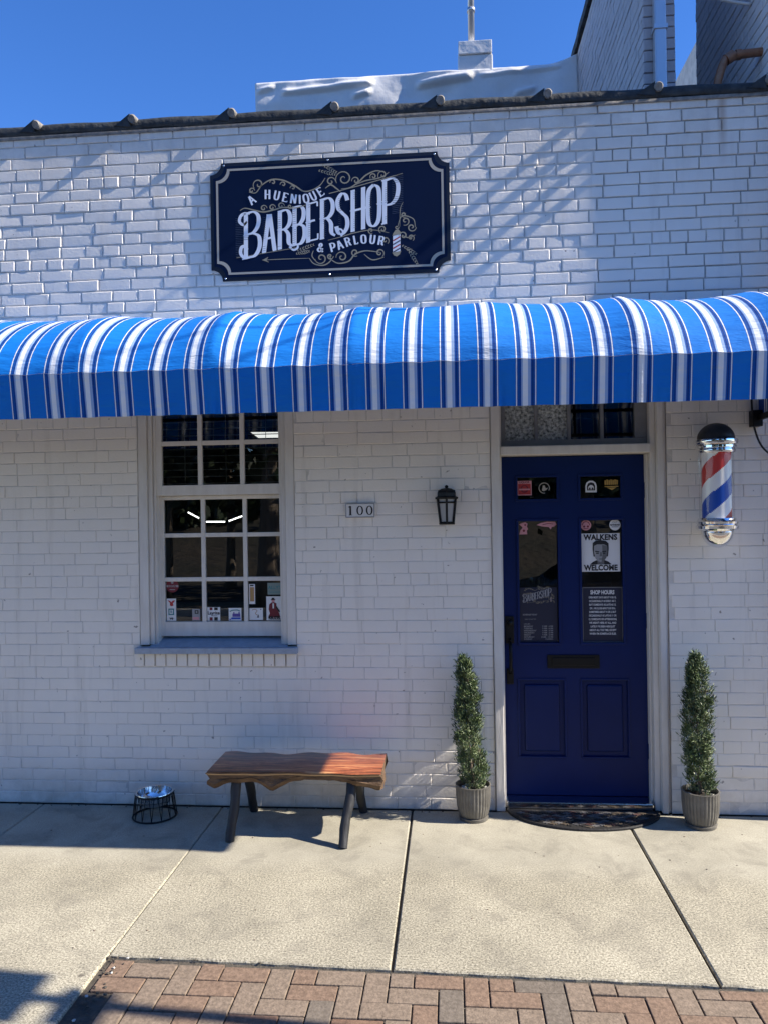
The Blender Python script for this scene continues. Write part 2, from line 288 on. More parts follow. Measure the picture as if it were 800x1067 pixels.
# ------------------------------------------------------------------ helpers
def thing(name, label, cat, loc=(0, 0, 0), group=None, kind=None):
    o = bpy.data.objects.new(name, None); col.objects.link(o); o.location = loc; o.empty_display_size = 0.1
    if label: o['label'] = label
    if cat: o['category'] = cat
    if group: o['group'] = group
    if kind: o['kind'] = kind
    return o

def worldloc(o):
    v = Vector((0, 0, 0))
    while o is not None:
        v += Vector(o.location); o = o.parent
    return v

class MB:
    def __init__(s): s.v = []; s.f = []; s.mi = []; s.m = 0; s.sm = []; s.smooth = False
    def add(s, vs, fs, m=None):
        b = len(s.v); s.v.extend(tuple(x) for x in vs)
        for q in fs:
            s.f.append(tuple(i + b for i in q)); s.mi.append(s.m if m is None else m); s.sm.append(s.smooth)
    def box(s, x0, x1, y0, y1, z0, z1, bev=0.0, m=None):
        if bev <= 0:
            s.add([(x0, y0, z0), (x1, y0, z0), (x1, y1, z0), (x0, y1, z0), (x0, y0, z1), (x1, y0, z1), (x1, y1, z1), (x0, y1, z1)],
                  [(0, 3, 2, 1), (4, 5, 6, 7), (0, 1, 5, 4), (1, 2, 6, 5), (2, 3, 7, 6), (3, 0, 4, 7)], m); return
        bm = bmesh.new(); bmesh.ops.create_cube(bm, size=1)
        for q in bm.verts: q.co = Vector(((x0 + x1) / 2 + q.co.x * (x1 - x0), (y0 + y1) / 2 + q.co.y * (y1 - y0), (z0 + z1) / 2 + q.co.z * (z1 - z0)))
        bmesh.ops.bevel(bm, geom=list(bm.edges), offset=bev, segments=2, affect='EDGES', profile=0.6)
        s.bm(bm, m)
    def bm(s, bm, m=None):
        bm.verts.index_update(); s.add([q.co[:] for q in bm.verts], [[q.index for q in fc.verts] for fc in bm.faces], m); bm.free()
    def tube(s, pts, rad, n=10, m=None, caps=True):
        pts = [Vector(p) for p in pts]; rr = rad if isinstance(rad, (list, tuple)) else [rad] * len(pts)
        vs = []; up = None
        for i, p in enumerate(pts):
            d = (pts[min(i + 1, len(pts) - 1)] - pts[max(i - 1, 0)]).normalized()
            if up is None:
                up = Vector((0, 0, 1)) if abs(d.z) < 0.9 else Vector((1, 0, 0))
            a = d.cross(up).normalized(); b = a.cross(d).normalized(); up = b
            for k in range(n):
                t = 2 * PI * k / n; vs.append(p + (a * math.cos(t) + b * math.sin(t)) * rr[i])
        fs = []
        for i in range(len(pts) - 1):
            for k in range(n):
                fs.append((i * n + k, i * n + (k + 1) % n, (i + 1) * n + (k + 1) % n, (i + 1) * n + k))
        if caps:
            fs.append(tuple(range(n - 1, -1, -1))); fs.append(tuple((len(pts) - 1) * n + k for k in range(n)))
        s.add(vs, fs, m)
    def lathe(s, prof, c, n=32, m=None, rib=None, closed=False):
        vs = []; fs = []
        for i, (r, z) in enumerate(prof):
            for k in range(n):
                t = 2 * PI * k / n; rr = r * (rib(k, n, i) if rib else 1)
                vs.append((c[0] + rr * math.cos(t), c[1] + rr * math.sin(t), c[2] + z))
        L_ = len(prof)
        for i in range(L_ - 1):
            for k in range(n):
                fs.append((i * n + k, i * n + (k + 1) % n, (i + 1) * n + (k + 1) % n, (i + 1) * n + k))
        if not closed:
            if prof[0][0] > 1e-4: fs.append(tuple(range(n - 1, -1, -1)))
            if prof[-1][0] > 1e-4: fs.append(tuple((L_ - 1) * n + k for k in range(n)))
        s.add(vs, fs, m)
    def poly(s, pts, y0, y1, m=None):           # outline in (x, z), extruded between y0 (front) and y1
        n = len(pts)
        vs = [(x, y0, z) for x, z in pts] + [(x, y1, z) for x, z in pts]
        fs = [tuple(range(n)), tuple(range(2 * n - 1, n - 1, -1))] + [(i, i + n, (i + 1) % n + n, (i + 1) % n) for i in range(n)]
        s.add(vs, fs, m)
    def build(s, name, mats, parent=None, label=None, cat=None, group=None, kind=None, smooth=None, loc=None):
        me = bpy.data.meshes.new(name)
        wl = worldloc(parent) if parent else Vector(loc or (0, 0, 0))
        me.from_pydata([(a - wl.x, b - wl.y, c - wl.z) for a, b, c in s.v], [], s.f)
        for mm in (mats if isinstance(mats, (list, tuple)) else [mats]): me.materials.append(mm)
        me.polygons.foreach_set('material_index', s.mi)
        me.polygons.foreach_set('use_smooth', [bool(smooth)] * len(s.f) if smooth is not None else s.sm)
        me.update()
        o = bpy.data.objects.new(name, me); col.objects.link(o)
        if parent: o.parent = parent
        else: o.location = wl
        if label: o['label'] = label
        if cat: o['category'] = cat
        if group: o['group'] = group
        if kind: o['kind'] = kind
        return o

def auto_smooth(o, ang=40):
    me = o.data
    bm = bmesh.new(); bm.from_mesh(me)
    for fc in bm.faces: fc.smooth = True
    for e in bm.edges:
        if len(e.link_faces) != 2 or e.calc_face_angle(0) > R(ang): e.smooth = False
    bm.to_mesh(me); bm.free()
    return o

def fix_normals(o):
    bm = bmesh.new(); bm.from_mesh(o.data); bmesh.ops.recalc_face_normals(bm, faces=bm.faces); bm.to_mesh(o.data); bm.free(); return o

def catmull(pts, n=8):
    P = [pts[0]] + list(pts) + [pts[-1]]; out = []
    for i in range(1, len(P) - 2):
        p0, p1, p2, p3 = P[i - 1], P[i], P[i + 1], P[i + 2]
        for k in range(n):
            t = k / n
            out.append(tuple(0.5 * ((2 * p1[j]) + (-p0[j] + p2[j]) * t + (2 * p0[j] - 5 * p1[j] + 4 * p2[j] - p3[j]) * t * t + (-p0[j] + 3 * p1[j] - 3 * p2[j] + p3[j]) * t ** 3) for j in range(len(p1))))
    out.append(tuple(pts[-1])); return out

# ------------------------------------------------------------------ brick faces as real relief
def brick_rows(x0, x1, z0, z1, openings, course=0.0767, blen=0.222, hdr=7, hoff=5, seed=1):
    """list of (xa, xb, za, zb, header?) rectangles incl. joint share, cut round openings"""
    rnd = random.Random(seed); out = []
    k = int(math.floor(z0 / course))
    while k * course < z1 - 0.01:
        za = max(k * course, z0); zb = min((k + 1) * course, z1)
        if zb - za > 0.02:
            head = (k % hdr == hoff)
            L_ = blen / 2 if head else blen
            off = (0.0 if k % 2 else L_ / 2) + rnd.uniform(-0.018, 0.018) + (0.03 if head else 0)
            x = x0 - L_ + (off % L_)
            zm = (za + zb) / 2
            free = [(x0, x1)]
            for (a, b, c, d) in openings:
                if c < zm < d:
                    nf = []
                    for (p, q) in free:
                        if b <= p or a >= q: nf.append((p, q)); continue
                        if a > p: nf.append((p, a))
                        if b < q: nf.append((b, q))
                    free = nf
            while x < x1:
                l = L_ + rnd.uniform(-0.006, 0.006)
                if not head and rnd.random() < 0.05: l = L_ / 2
                elif not head and 2.95 < za < 4.25 and x < .9: l *= rnd.choices([1, .78, .55], [.68, .2, .12])[0]
                for (p, q) in free:
                    a = max(x, p); b = min(x + l, q)
                    if b - a > 0.035: out.append((a, b, za, zb, head))
                    elif b - a > 0.004 and out and abs(out[-1][1] - a) < 0.02 and out[-1][2] == za:
                        o = out.pop(); out.append((o[0], b, o[2], o[3], o[4]))
                x += l
        k += 1
    return out

def brick_mesh(mb, rows, T, par, seed=2, m=0):
    """par(x, z) -> joint, jitter, bevel, rough ; T maps (u, depth, v) to world, depth < 0 towards the viewer"""
    rnd = random.Random(seed)
    for (a, b, c, d, head) in rows:
        j, jit, bev, rough, NX = par((a + b) / 2, (c + d) / 2)
        h = j / 2
        a1, b1, c1, d1 = a + h + rnd.uniform(-.0015, .0015), b - h + rnd.uniform(-.0015, .0015), c + h + rnd.uniform(-.001, .001), d - h + rnd.uniform(-.001, .001)
        y = rnd.gauss(0, jit); tx = rnd.gauss(0, jit * 0.40); tz = rnd.gauss(0, jit * 0.22)
        if NX <= 1: nx, nz = 1, 1
        else: nx, nz = max(2, round(NX * (b - a) / 0.222)), 2
        pts = []
        for iz in range(nz + 1):
            for ix in range(nx + 1):
                s, t = ix / nx, iz / nz
                ux = a1 + bev + (b1 - a1 - 2 * bev) * s; vz = c1 + bev + (d1 - c1 - 2 * bev) * t
                edge = (ix in (0, nx)) or (iz in (0, nz))
                dy = y + tx * (2 * s - 1) + tz * (2 * t - 1) + (rough * mnoise.noise(Vector((ux * 17, vz * 17, seed)))) + (abs(rnd.gauss(0, rough * 1.1)) if edge else 0)
                if edge and rough > 0:
                    ux += rnd.uniform(-1, 1) * rough * 2.2; vz += rnd.uniform(-1, 1) * rough * 2.2
                pts.append((ux, dy, vz))
        vs = [T(*p) for p in pts]
        fs = []
        W_ = nx + 1
        for iz in range(nz):
            for ix in range(nx):
                q = iz * W_ + ix; fs.append((q, q + 1, q + W_ + 1, q + W_))
        ring = [ix for ix in range(nx + 1)] + [iz * W_ + nx for iz in range(1, nz + 1)] + [nz * W_ + ix for ix in range(nx - 1, -1, -1)] + [iz * W_ for iz in range(nz - 1, 0, -1)]
        n = len(ring)
        def outw(i, k, dep):
            p = pts[i]; s = (p[0] - (a1 + b1) / 2) / ((b1 - a1) / 2); t = (p[2] - (c1 + d1) / 2) / ((d1 - c1) / 2)
            ix, iz = i % W_, i // W_
            ox = (bev if ix == nx else -bev if ix == 0 else 0); oz = (bev if iz == nz else -bev if iz == 0 else 0)
            return T(p[0] + ox, dep(p), p[2] + oz)
        base = len(vs)
        vs += [outw(i, 1, lambda p: p[1] + bev * 0.8) for i in ring]
        vs += [outw(i, 1, lambda p: 0.022) for i in ring]
        for k in range(n):
            k2 = (k + 1) % n
            fs.append((ring[k2], ring[k], base + k, base + k2))
            fs.append((base + k2, base + k, base + n + k, base + n + k2))
        mb.add(vs, fs, m)

# ------------------------------------------------------------------ ground (setting)
random.seed(5)
g = MB(); g.box(-400, 400, -400, 300, -0.60, -0.165); g.build('ground', M['litter'], kind='structure')
g = MB(); g.add([(-400, -10.4, -0.16), (400, -10.4, -0.16), (400, -3.35, -0.16), (-400, -3.35, -0.16)], [(0, 1, 2, 3)])
g.build('road', M['asphalt'], kind='structure')
kb = MB()
for k in range(-18, 19):
    kb.box(k * 1.5 + .003, k * 1.5 + 1.497, -3.35, -3.2, -0.3, -0.002, bev=0.012)
    kb.box(k * 1.5 + .003, k * 1.5 + 1.497, -10.55, -10.4, -0.3, -0.01, bev=0.012)
kb.build('kerb', M['kerb'], kind='structure')
# sidewalk: concrete slabs with open joints over a dirt bed
bed = MB(); bed.box(-18, 18, -3.2, 0.6, -0.3, -0.016); bed.build('sidewalk_bed', M['dirt'], kind='structure')
JX = [-18, -11, -9.0, -6.5, -5.25, -4.0, -2.765, -1.53, -0.277, 1.054, 2.30, 3.55, 4.8, 6.1, 9, 18]
swk = MB()
def slab(x0, x1, y0a, y0b, y1):                         # worn slab with rounded, slightly ragged arrises
    n = max(6, int((x1 - x0) / 0.06)); q = 0.006
    def ring(ins, z):
        P = []
        rr = random.Random(int(x0 * 100))
        for i in range(n + 1):
            s = i / n; P.append((x0 + ins + (x1 - x0 - 2 * ins) * s, y0a + (y0b - y0a) * s + ins + rr.uniform(0, .006), z))
        P.append((x1 - ins, y1 - ins, z)); P.append((x0 + ins, y1 - ins, z)); return P
    A, B, C_ = ring(q, 0.0), ring(0, -q), ring(0, -0.12); k = len(A)
    fs = [tuple(range(k))]
    for lo, hi in ((k, 0), (2 * k, k)):
        for i in range(k):
            i2 = (i + 1) % k; fs.append((lo + i, lo + i2, hi + i2, hi + i))
    swk.add(A + B + C_, fs)
for a, b in zip(JX[:-1], JX[1:]):
    jw = 0.011
    if b <= -1.5: slab(a + jw * .5, b - jw * .15, -3.19, -3.19, -0.018)
    else: slab(a + jw * (.2 if a < -1.5 else .6), b - jw * .6, -1.728 - 0.024 * (a + 1.53), -1.728 - 0.024 * (b + 1.53), -0.018)
swk.build('sidewalk', M['concrete'], kind='structure')
# herringbone brick pavers beside the kerb
pv = MB(); rp_ = random.Random(8); U = 0.1015
for cx in range(-2, 62):
    for cy in range(-1, 18):
        dd = (cx - cy) % 4
        x = -1.50 + cx * U; y = -3.19 + cy * U
        if dd == 0: wx, wy = 2 * U, U
        elif dd == 3: wx, wy = U, 2 * U
        else: continue
        lim = -1.745 - 0.024 * (x + 1.53)
        xa, xb, ya, yb = x, x + wx, y, y + wy
        xa = max(xa, -1.50); ya = max(ya, -3.19); yb = min(yb, lim)
        if xb - xa < 0.03 or yb - ya < 0.03: continue
        gp = 0.0032; dz = rp_.gauss(-0.006, 0.0016)
        if xa < -1.45 and rp_.random() < 0.3 : continue
        mi = rp_.choices([0, 1, 2, 3], [.42, .46, .06, .06])[0]
        pv.box(xa + gp, xb - gp, ya + gp, yb - gp, -0.07, dz, bev=0.0035, m=mi)
pv.build('brick_paving', [M['paver_a'], M['paver_b'], M['paver_c'], M['paver_d']], kind='structure')
gr = MB(); rg = random.Random(3)
for i in range(260):                                     # grit and small stones in the paving edge and along the wall foot
    if i < 70: x, y = rg.gauss(-1.46, .03), rg.uniform(-2.5, -1.70)
    elif i < 110: x, y = rg.uniform(-1.5, 2), rg.gauss(-1.735, .006)
    elif i < 200: x, y = rg.uniform(-3.4, 2), rg.gauss(-0.03, .012)
    else: x, y = rg.uniform(-3, 2), rg.uniform(-1.7, -.1)
    s = rg.uniform(.002, .006) * (1.6 if i < 70 else 1)
    bm = bmesh.new(); bmesh.ops.create_icosphere(bm, subdivisions=1, radius=s)
    zz = 0.001 if (i >= 110 or x < -1.53) else -0.003
    for q in bm.verts: q.co = Vector((q.co.x * rg.uniform(.7, 1.5) + x, q.co.y + y, q.co.z * .6 + zz))
    gr.bm(bm, (1 if i % 7 == 0 else 0) if i < 200 else 2)
gr.build('gravel', [M['dirt'], M['pebble'], M['bark']], kind='stuff')
hl = MB(); NXh, NYh = 40, 14
hv = []
for j in range(NYh + 1):
    for i in range(NXh + 1):
        x = -90 + 180 * i / NXh; y = -13 - 60 * j / NYh
        hv.append((x, y, -0.165 + 6.0 * (1 - math.exp(-((-13 - y) / 28) ** 2)) + 0.5 * mnoise.noise(Vector((x * .1, y * .1, 0))) * min(1, j / 2)))
hl.add(hv, [(j * (NXh + 1) + i, (j + 1) * (NXh + 1) + i, (j + 1) * (NXh + 1) + i + 1, j * (NXh + 1) + i + 1) for j in range(NYh) for i in range(NXh)])
M['woods'] = mat('wooded_hill', (0.022, 0.024, 0.014), 0.95, c2=(0.055, 0.042, 0.026), vscale=0.35, bump=0.8, bscale=3, bdist=0.3)
hl.build('hill', M['woods'], kind='structure', smooth=True)

# ------------------------------------------------------------------ barbershop building
XL, XR = -4.6, 2.06
bld = thing('barbershop_building', 'single storey white painted brick shop with navy door and sash window', 'building', (0, 0, 0))
WIN = (-2.085, -1.020, 1.055, 2.93); DOOR = (0.258, 1.362, 0.0, 2.78); ROW = (-2.125, -1.018, 0.925, 1.055)
rows = brick_rows(XL, XR, 0.0, 4.545, [WIN, DOOR, ROW], seed=11)
def par(x, z):
    if z > 2.95:
        if x > 0.95 + 0.25 * mnoise.noise(Vector((x * 3, z * 3, 4))) or z > 4.25: return 0.0090, 0.0009, 0.0028, 0.0004, 4
        return 0.0100, 0.0016, 0.0042, 0.0006, 5
    if z > 2.0: return 0.0046, 0.0011, 0.0026, 0.0006, 4
    if z > 0.35: return 0.0034, 0.0008, 0.0022, 0.0006, 4
    return 0.0048, 0.0012, 0.0036, 0.0010, 4
bw = MB(); bw.smooth = False
brick_mesh(bw, rows, lambda u, d, v: (u, d, v), par, 3, 0)
# rowlock brick sill
n = 15
for i in range(n):
    a = ROW[0] + (ROW[1] - ROW[0]) * i / n; b = ROW[0] + (ROW[1] - ROW[0]) * (i + 1) / n
    bw.box(a + .004, b - .004, -0.014 + random.uniform(-.002, .002), 0.03, ROW[2] + .004, ROW[3] - 0.012, bev=0.006, m=0)
# mortar sheets and the body of the wall (split round the openings)
def body(x0, x1, z0, z1, y0, m): bw.box(x0, x1, y0, 0.24, z0, z1, m=m)
yj = 0.0036
for (x0, x1, z0, z1) in ((XL, WIN[0], 0, 2.95), (WIN[1], DOOR[0], 0, 2.95), (DOOR[1], XR, 0, 2.95), (WIN[0], WIN[1], 0, WIN[2]), (WIN[0], WIN[1], WIN[3], 2.95), (DOOR[0], DOOR[1], DOOR[3], 2.95)):
    body(x0, x1, z0, z1, yj, 1)
body(XL, 0.95, 2.95, 4.545, 0.0072, 1); body(0.95, XR, 2.95, 4.545, 0.0100, 2)
auto_smooth(bw.build('brick_wall', [M['brick_paint'], M['mortar_paint'], M['mortar_bare']], bld), 17)
# side and back walls, so that the room is dark
sw = MB(); sw.box(XL, XL + .24, .25, 9, 0, 4.5); sw.box(XL, XR, 8.8, 9, 0, 4.5); sw.box(XR - .2, XR, 2.0, 8.8, 0, 4.5)
sw.build('rear_wall', M['grey_brick'], bld)
rm = MB()
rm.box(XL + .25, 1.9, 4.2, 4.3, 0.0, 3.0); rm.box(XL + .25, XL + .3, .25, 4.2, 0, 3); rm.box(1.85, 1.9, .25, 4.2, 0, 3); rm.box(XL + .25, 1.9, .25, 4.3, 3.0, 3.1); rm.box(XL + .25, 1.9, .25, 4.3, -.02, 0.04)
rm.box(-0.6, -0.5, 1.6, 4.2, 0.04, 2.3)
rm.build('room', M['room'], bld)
# roof slope and edge
rf = MB()
rf.add([(XL - .05, 0.05, 4.60), (XR, 0.05, 4.60), (XR, 8.9, 5.2), (XL - .05, 8.9, 5.2)], [(0, 1, 2, 3)])
roof = rf.build('roof', M['flashing'], bld)
re_ = MB(); nseg = 90
# ragged dark flashing strip: rounded nose over the wall head
prof = [(0.06, 4.592), (0.02, 4.598), (-0.006, 4.588), (-0.018, 4.568), (-0.019, 4.542), (-0.014, 4.526), (-0.004, 4.522), (0.02, 4.524)]
vs = []
for i in range(nseg + 1):
    x = XL - .05 + (XR - XL + .05) * i / nseg
    for k, (y, z) in enumerate(prof):
        e = 0.006 * mnoise.noise(Vector((x * 5, k * .8, 1)))
        vs.append((x, y + e, z + e + 0.004 * math.sin(x * 9.26)))
P_ = len(prof)
re_.add(vs, [(i * P_ + k, (i + 1) * P_ + k, (i + 1) * P_ + k + 1, i * P_ + k + 1) for i in range(nseg) for k in range(P_ - 1)], 0)
re_.box(XL, XR, -0.010, 0.02, 4.497, 4.521, bev=.004, m=1)
edge = re_.build('roof_edge', [M['flashing'], M['old_metal']], bld, smooth=True)
for i, x in enumerate((-4.11, -3.43, -2.755, -2.088, -1.411, -.73, -.046, .633, 1.319, 1.99)):
    c = MB(); c.smooth = True; zc = 4.578
    c.tube([(x + .02, -0.050, zc - .004), (x + .02, -0.043, zc), (x + .02, .3, zc + .03)], [0.022, 0.028, 0.030], 14, m=1)
    c.add([(x - .11, -0.022, 4.545), (x + .0, -0.036, 4.615), (x + .0, -0.036, 4.53), (x - .10, .1, 4.56), (x, .1, 4.63), (x, .1, 4.54)], [(0, 2, 1), (0, 1, 4, 3), (1, 2, 5, 4), (0, 3, 5, 2)], 0)
    auto_smooth(c.build('roll_cap', [M['flashing'], M['old_metal']], edge))
# white membrane parapet behind, with chimney and flue
pp = MB(); NPX, NPZ = 150, 110
def ptop(x): return 6.485 + (0.16 * max(0, (x - 1.0) / 0.5) ** 2 if x > 1.0 else 0) + 0.02 * mnoise.noise(Vector((x * 2, 0, 7)))
vs = []
for i in range(NPX + 1):
    x = -1.985 + (1.36 + 1.985) * i / NPX
    for k in range(NPZ + 1):
        t = k / NPZ; z = 4.6 + (ptop(x) - 4.6) * t
        y = 3.0 - 0.05 * mnoise.noise(Vector((x * 1.7, z * 3.0, 2))) - 0.012 * mnoise.noise(Vector((x * 5, z * 6, 5)))
        for (fa, fb, fz, fh) in ((-1.72, -0.72, 6.37, .05), (-0.30, 0.30, 6.37, .06), (-1.97, -1.76, 6.40, .04), (-.97, -.74, 6.28, .05), (.70, .95, 6.22, .05), (.35, 1.2, 6.42, .03)):
            zz = fz + .05 * (x - fa) / (fb - fa)
            e = max(0, min((x - fa) / .06, (fb - x) / .06, 1)); y -= fh * 0.75 * e * math.exp(-((z - zz) / (fh * .6)) ** 4)
        vs.append((x, y, z))
    for (dy, dz) in ((0.02, .02), (0.12, .045), (0.28, .03), (0.36, -.02), (0.38, -1.6)):
        vs.append((x, 3.0 + dy, ptop(x) + dz + .01 * mnoise.noise(Vector((x * 4, dy * 9, 3)))))
W_ = NPZ + 6
pp.add(vs, [(i * W_ + k, (i + 1) * W_ + k, (i + 1) * W_ + k + 1, i * W_ + k + 1) for i in range(NPX) for k in range(W_ - 1)] + [tuple(range(W_ - 1, -1, -1)), tuple(NPX * W_ + k for k in range(W_))])
pp.smooth = True
fix_normals(pp.build('parapet', M['membrane'], bld, smooth=True))
ch = MB(); ch.box(.145, .50, 2.99, 3.32, 6.46, 6.64, bev=.012); ch.box(.150, .492, 2.97, 3.30, 6.642, 6.775, bev=.006); cho = ch.build('chimney', M['membrane'], bld)
pi = MB(); pi.smooth = True; pi.tube([(.29, 3.12, 6.7), (.29, 3.12, 9.0)], .034, 14); pi.tube([(.29, 3.12, 7.16), (.29, 3.12, 7.2)], .042, 14); pi.build('flue_pipe', M['pipe'], cho)

# ---- window
wx0, wx1, wz0, wz1 = WIN
cs = MB()
for (a, b) in ((wx0 + .002, wx0 + .062), (wx1 - .062, wx1 - .002)): cs.box(a, b, 0.004, 0.16, wz0 + .012, wz1, bev=.006)
for (a, b) in ((wx0 + .064, wx0 + .092), (wx1 - .092, wx1 - .064)): cs.box(a, b, 0.022, 0.16, wz0 + .012, wz1, bev=.004)
cs.box(wx0 + .094, wx0 + .112, 0.040, .16, wz0 + .012, wz1, bev=.003); cs.box(wx1 - .112, wx1 - .094, 0.040, .16, wz0 + .012, wz1, bev=.003)
cs.box(wx0 + .064, wx1 - .064, 0.006, 0.16, wz1 - .09, wz1 - .002, bev=.005)
win = cs.build('window', M['worn_trim'], bld)
sl = MB(); sl.add([(wx0 - .02, -.055, 1.018), (wx1 + .012, -.055, 1.018), (wx1 + .012, .16, 1.018), (wx0 - .02, .16, 1.018), (wx0 - .02, -.055, 1.056), (wx1 + .012, -.055, 1.056), (wx1 + .012, .16, 1.112), (wx0 - .02, .16, 1.112)],
      [(0, 3, 2, 1), (4, 5, 6, 7), (0, 1, 5, 4), (1, 2, 6, 5), (2, 3, 7, 6), (3, 0, 4, 7)])
# the sill stops against the casings: keep it inside the reveal, with a horned nose outside
sl = MB(); sl.box(wx0 - .018, wx1 + .010, -.052, .004, 1.016, 1.056, bev=.005)
sl.add([(wx0 + .064, .004, 1.03), (wx1 - .064, .004, 1.03), (wx1 - .064, .16, 1.03), (wx0 + .064, .16, 1.03), (wx0 + .064, .004, 1.057), (wx1 - .064, .004, 1.057), (wx1 - .064, .16, 1.108), (wx0 + .064, .16, 1.108)],
      [(0, 3, 2, 1), (4, 5, 6, 7), (0, 1, 5, 4), (1, 2, 6, 5), (2, 3, 7, 6), (3, 0, 4, 7)])
sl.build('sill', M['sill_paint'], win)
def sash(name, x0, x1, z0, z1, y0, y1, st, bot, top, mx, mz, mw):
    s = MB(); b = .004
    s.box(x0, x0 + st, y0, y1, z0, z1, bev=b); s.box(x1 - st, x1, y0, y1, z0, z1, bev=b)
    s.box(x0 + st - .001, x1 - st + .001, y0 + .001, y1, z0, z0 + bot, bev=b); s.box(x0 + st - .001, x1 - st + .001, y0 + .001, y1, z1 - top, z1, bev=b)
    for x in mx: s.box(x - mw / 2, x + mw / 2, y0 + .004, y1 - .004, z0 + bot - .001, z1 - top + .001, bev=.003)
    xs = [x0 + st - .001] + list(mx) + [x1 - st + .001]
    for z in mz:
        for k in range(len(xs) - 1):
            s.box(xs[k] + (mw / 2 - .001 if k else 0), xs[k + 1] - (mw / 2 - .001 if k < len(xs) - 2 else 0), y0 + .006, y1 - .006, z - mw / 2, z + mw / 2, bev=.003)
    return s.build(name, M['worn_trim'], win)
IX0, IX1 = wx0 + .095, wx1 - .095
sash('upper_sash', -1.996, -1.070, 2.066, 2.83, 0.048, 0.088, .060, .070, .05, (-1.672, -1.383), (2.418,), .030)
sash('lower_sash', -1.996, -1.070, 1.112, 2.066, 0.092, 0.130, .052, .098, .028, (-1.672, -1.383), (1.797, 1.497), .028)
gl_ = MB(); gl_.add([(-1.96, .07, 2.12), (-1.09, .07, 2.12), (-1.09, .07, 2.79), (-1.96, .07, 2.79)], [(0, 1, 2, 3)])
gl_.add([(-1.95, .112, 1.20), (-1.10, .112, 1.20), (-1.10, .112, 2.045), (-1.95, .112, 2.045)], [(0, 1, 2, 3)])
gl_.build('pane', M['glass'], win)
bs = MB()
for k in range(15):
    z = 2.15 + k * .047; bs.box(-1.99, -1.09, .172, .196, z, z + .0035)
for x in (-1.82, -1.53, -1.25): bs.box(x - .0015, x + .0015, .18, .186, 2.15, 2.84)
bs.build('blind', M['blind'], win)
# ---- doorway
dx0, dx1 = DOOR[0], DOOR[1]
df = MB()
df.box(dx0 + .003, dx0 + .060, -0.014, 0.26, 0.0, 2.78, bev=.006)          # left jamb casing, stands just proud of the brick
df.box(dx0 + .061, dx0 + .074, 0.060, 0.26, 0.0, 2.78, bev=.003)
df.box(1.256, 1.268, 0.085, 0.26, 0.0, 2.285, bev=.003)
df.box(1.269, 1.303, 0.040, 0.26, 0.0, 2.78, bev=.005)
df.box(1.304, 1.343, -0.008, 0.26, 0.0, 2.78, bev=.006)
df.box(1.344, 1.360, 0.012, 0.26, 0.0, 2.78, bev=.004)
df.box(dx0 + .062, 1.268, 0.010, 0.26, 2.287, 2.345, bev=.008)
dfo = df.build('door_frame', M['worn_trim'], bld)
th = MB(); th.box(dx0 + .075, 1.256, 0.02, 0.30, 0.0, 0.052, bev=.008); th.build('threshold', M['steel'], dfo)
tf = MB()
tz0, tz1 = 2.347, 2.77
tf.box(.334, 1.268, .095, .16, tz0, tz0 + .042, bev=.004); tf.box(.334, .362, .095, .16, tz0 + .042, tz1, bev=.004); tf.box(1.190, 1.268, .095, .16, tz0 + .042, tz1, bev=.004); tf.box(.362, 1.19, .095, .16, tz1 - .04, tz1, bev=.004)
for x in (.563, .775, .985): tf.box(x - .011, x + .011, .10, .155, tz0 + .041, tz1 - .04, bev=.003)
M['transom_shaded'] = mat('transom_shaded_grey', (0.20, 0.20, 0.20), 0.55, vary=0.15)  # grey puts the shade on the transom frame into its colour
tr_ = tf.build('transom', M['transom_shaded'], bld)
tg = MB()
for i, (a, b) in enumerate(((.363, .552), (.575, .764), (.787, .974), (.997, 1.189))):
    tg.add([(a, .125, tz0 + .042), (b, .125, tz0 + .042), (b, .125, tz1 - .04), (a, .125, tz1 - .04)], [(0, 1, 2, 3)], 0 if i < 2 else 1)
tg.build('pane', [M['pebble_glass'], M['glass']], tr_)
# door leaf: stiles, rails, mullion, raised panels
DY0, DY1 = .142, .186
LX0, LX1, DZ0, DZ1 = .336, 1.255, .055, 2.283
LITE = [(.436, .697, 2.000, 2.150), (.843, 1.107, 2.000, 2.150), (.438, .698, 1.054, 1.862), (.844, 1.112, 1.054, 1.862)]
PAN = [(.430, .727, .306, .814), (.836, 1.134, .306, .814)]
dl = MB(); dl.m = 0
dl.box(LX0, .430, DY0, DY1, DZ0, DZ1); dl.box(1.134, LX1, DY0, DY1, DZ0, DZ1); dl.box(.727, .836, DY0, DY1, DZ0, DZ1)
for (xa, xb) in ((.430, .727), (.836, 1.134)):
    for (za, zb) in ((DZ0, .306), (.814, 1.054), (1.862, 2.0), (2.15, DZ1)): dl.box(xa, xb, DY0, DY1, za, zb)
    lx = [q for q in LITE if xa - .01 <= q[0] <= xb][0]
    for (za, zb) in ((1.054, 1.862), (2.0, 2.15)):
        q = [q for q in LITE if abs(q[2] - za) < .01 and xa - .01 <= q[0] <= xb][0]
        if q[0] - xa > .001: dl.box(xa, q[0], DY0, DY1, za, zb)
        if xb - q[1] > .001: dl.box(q[1], xb, DY0, DY1, za, zb)
for (a, b, c, d) in PAN:                                    # recessed panel with raised field
    dl.box(a, b, DY0 + .016, DY1, c, d); dl.box(a + .035, b - .035, DY0 + .004, DY0 + .018, c + .035, d - .035, bev=.010)
def mould(mb, a, b, c, d, wd, y0, y1):
    for q in ((a, b, c, c + wd), (a, b, d - wd, d), (a, a + wd, c + wd, d - wd), (b - wd, b, c + wd, d - wd)): mb.box(q[0], q[1], y0, y1, q[2], q[3], bev=.003)
for q in LITE: mould(dl, q[0] - .012, q[1] + .012, q[2] - .012, q[3] + .012, .016, DY0 - .008, DY0 + .01)
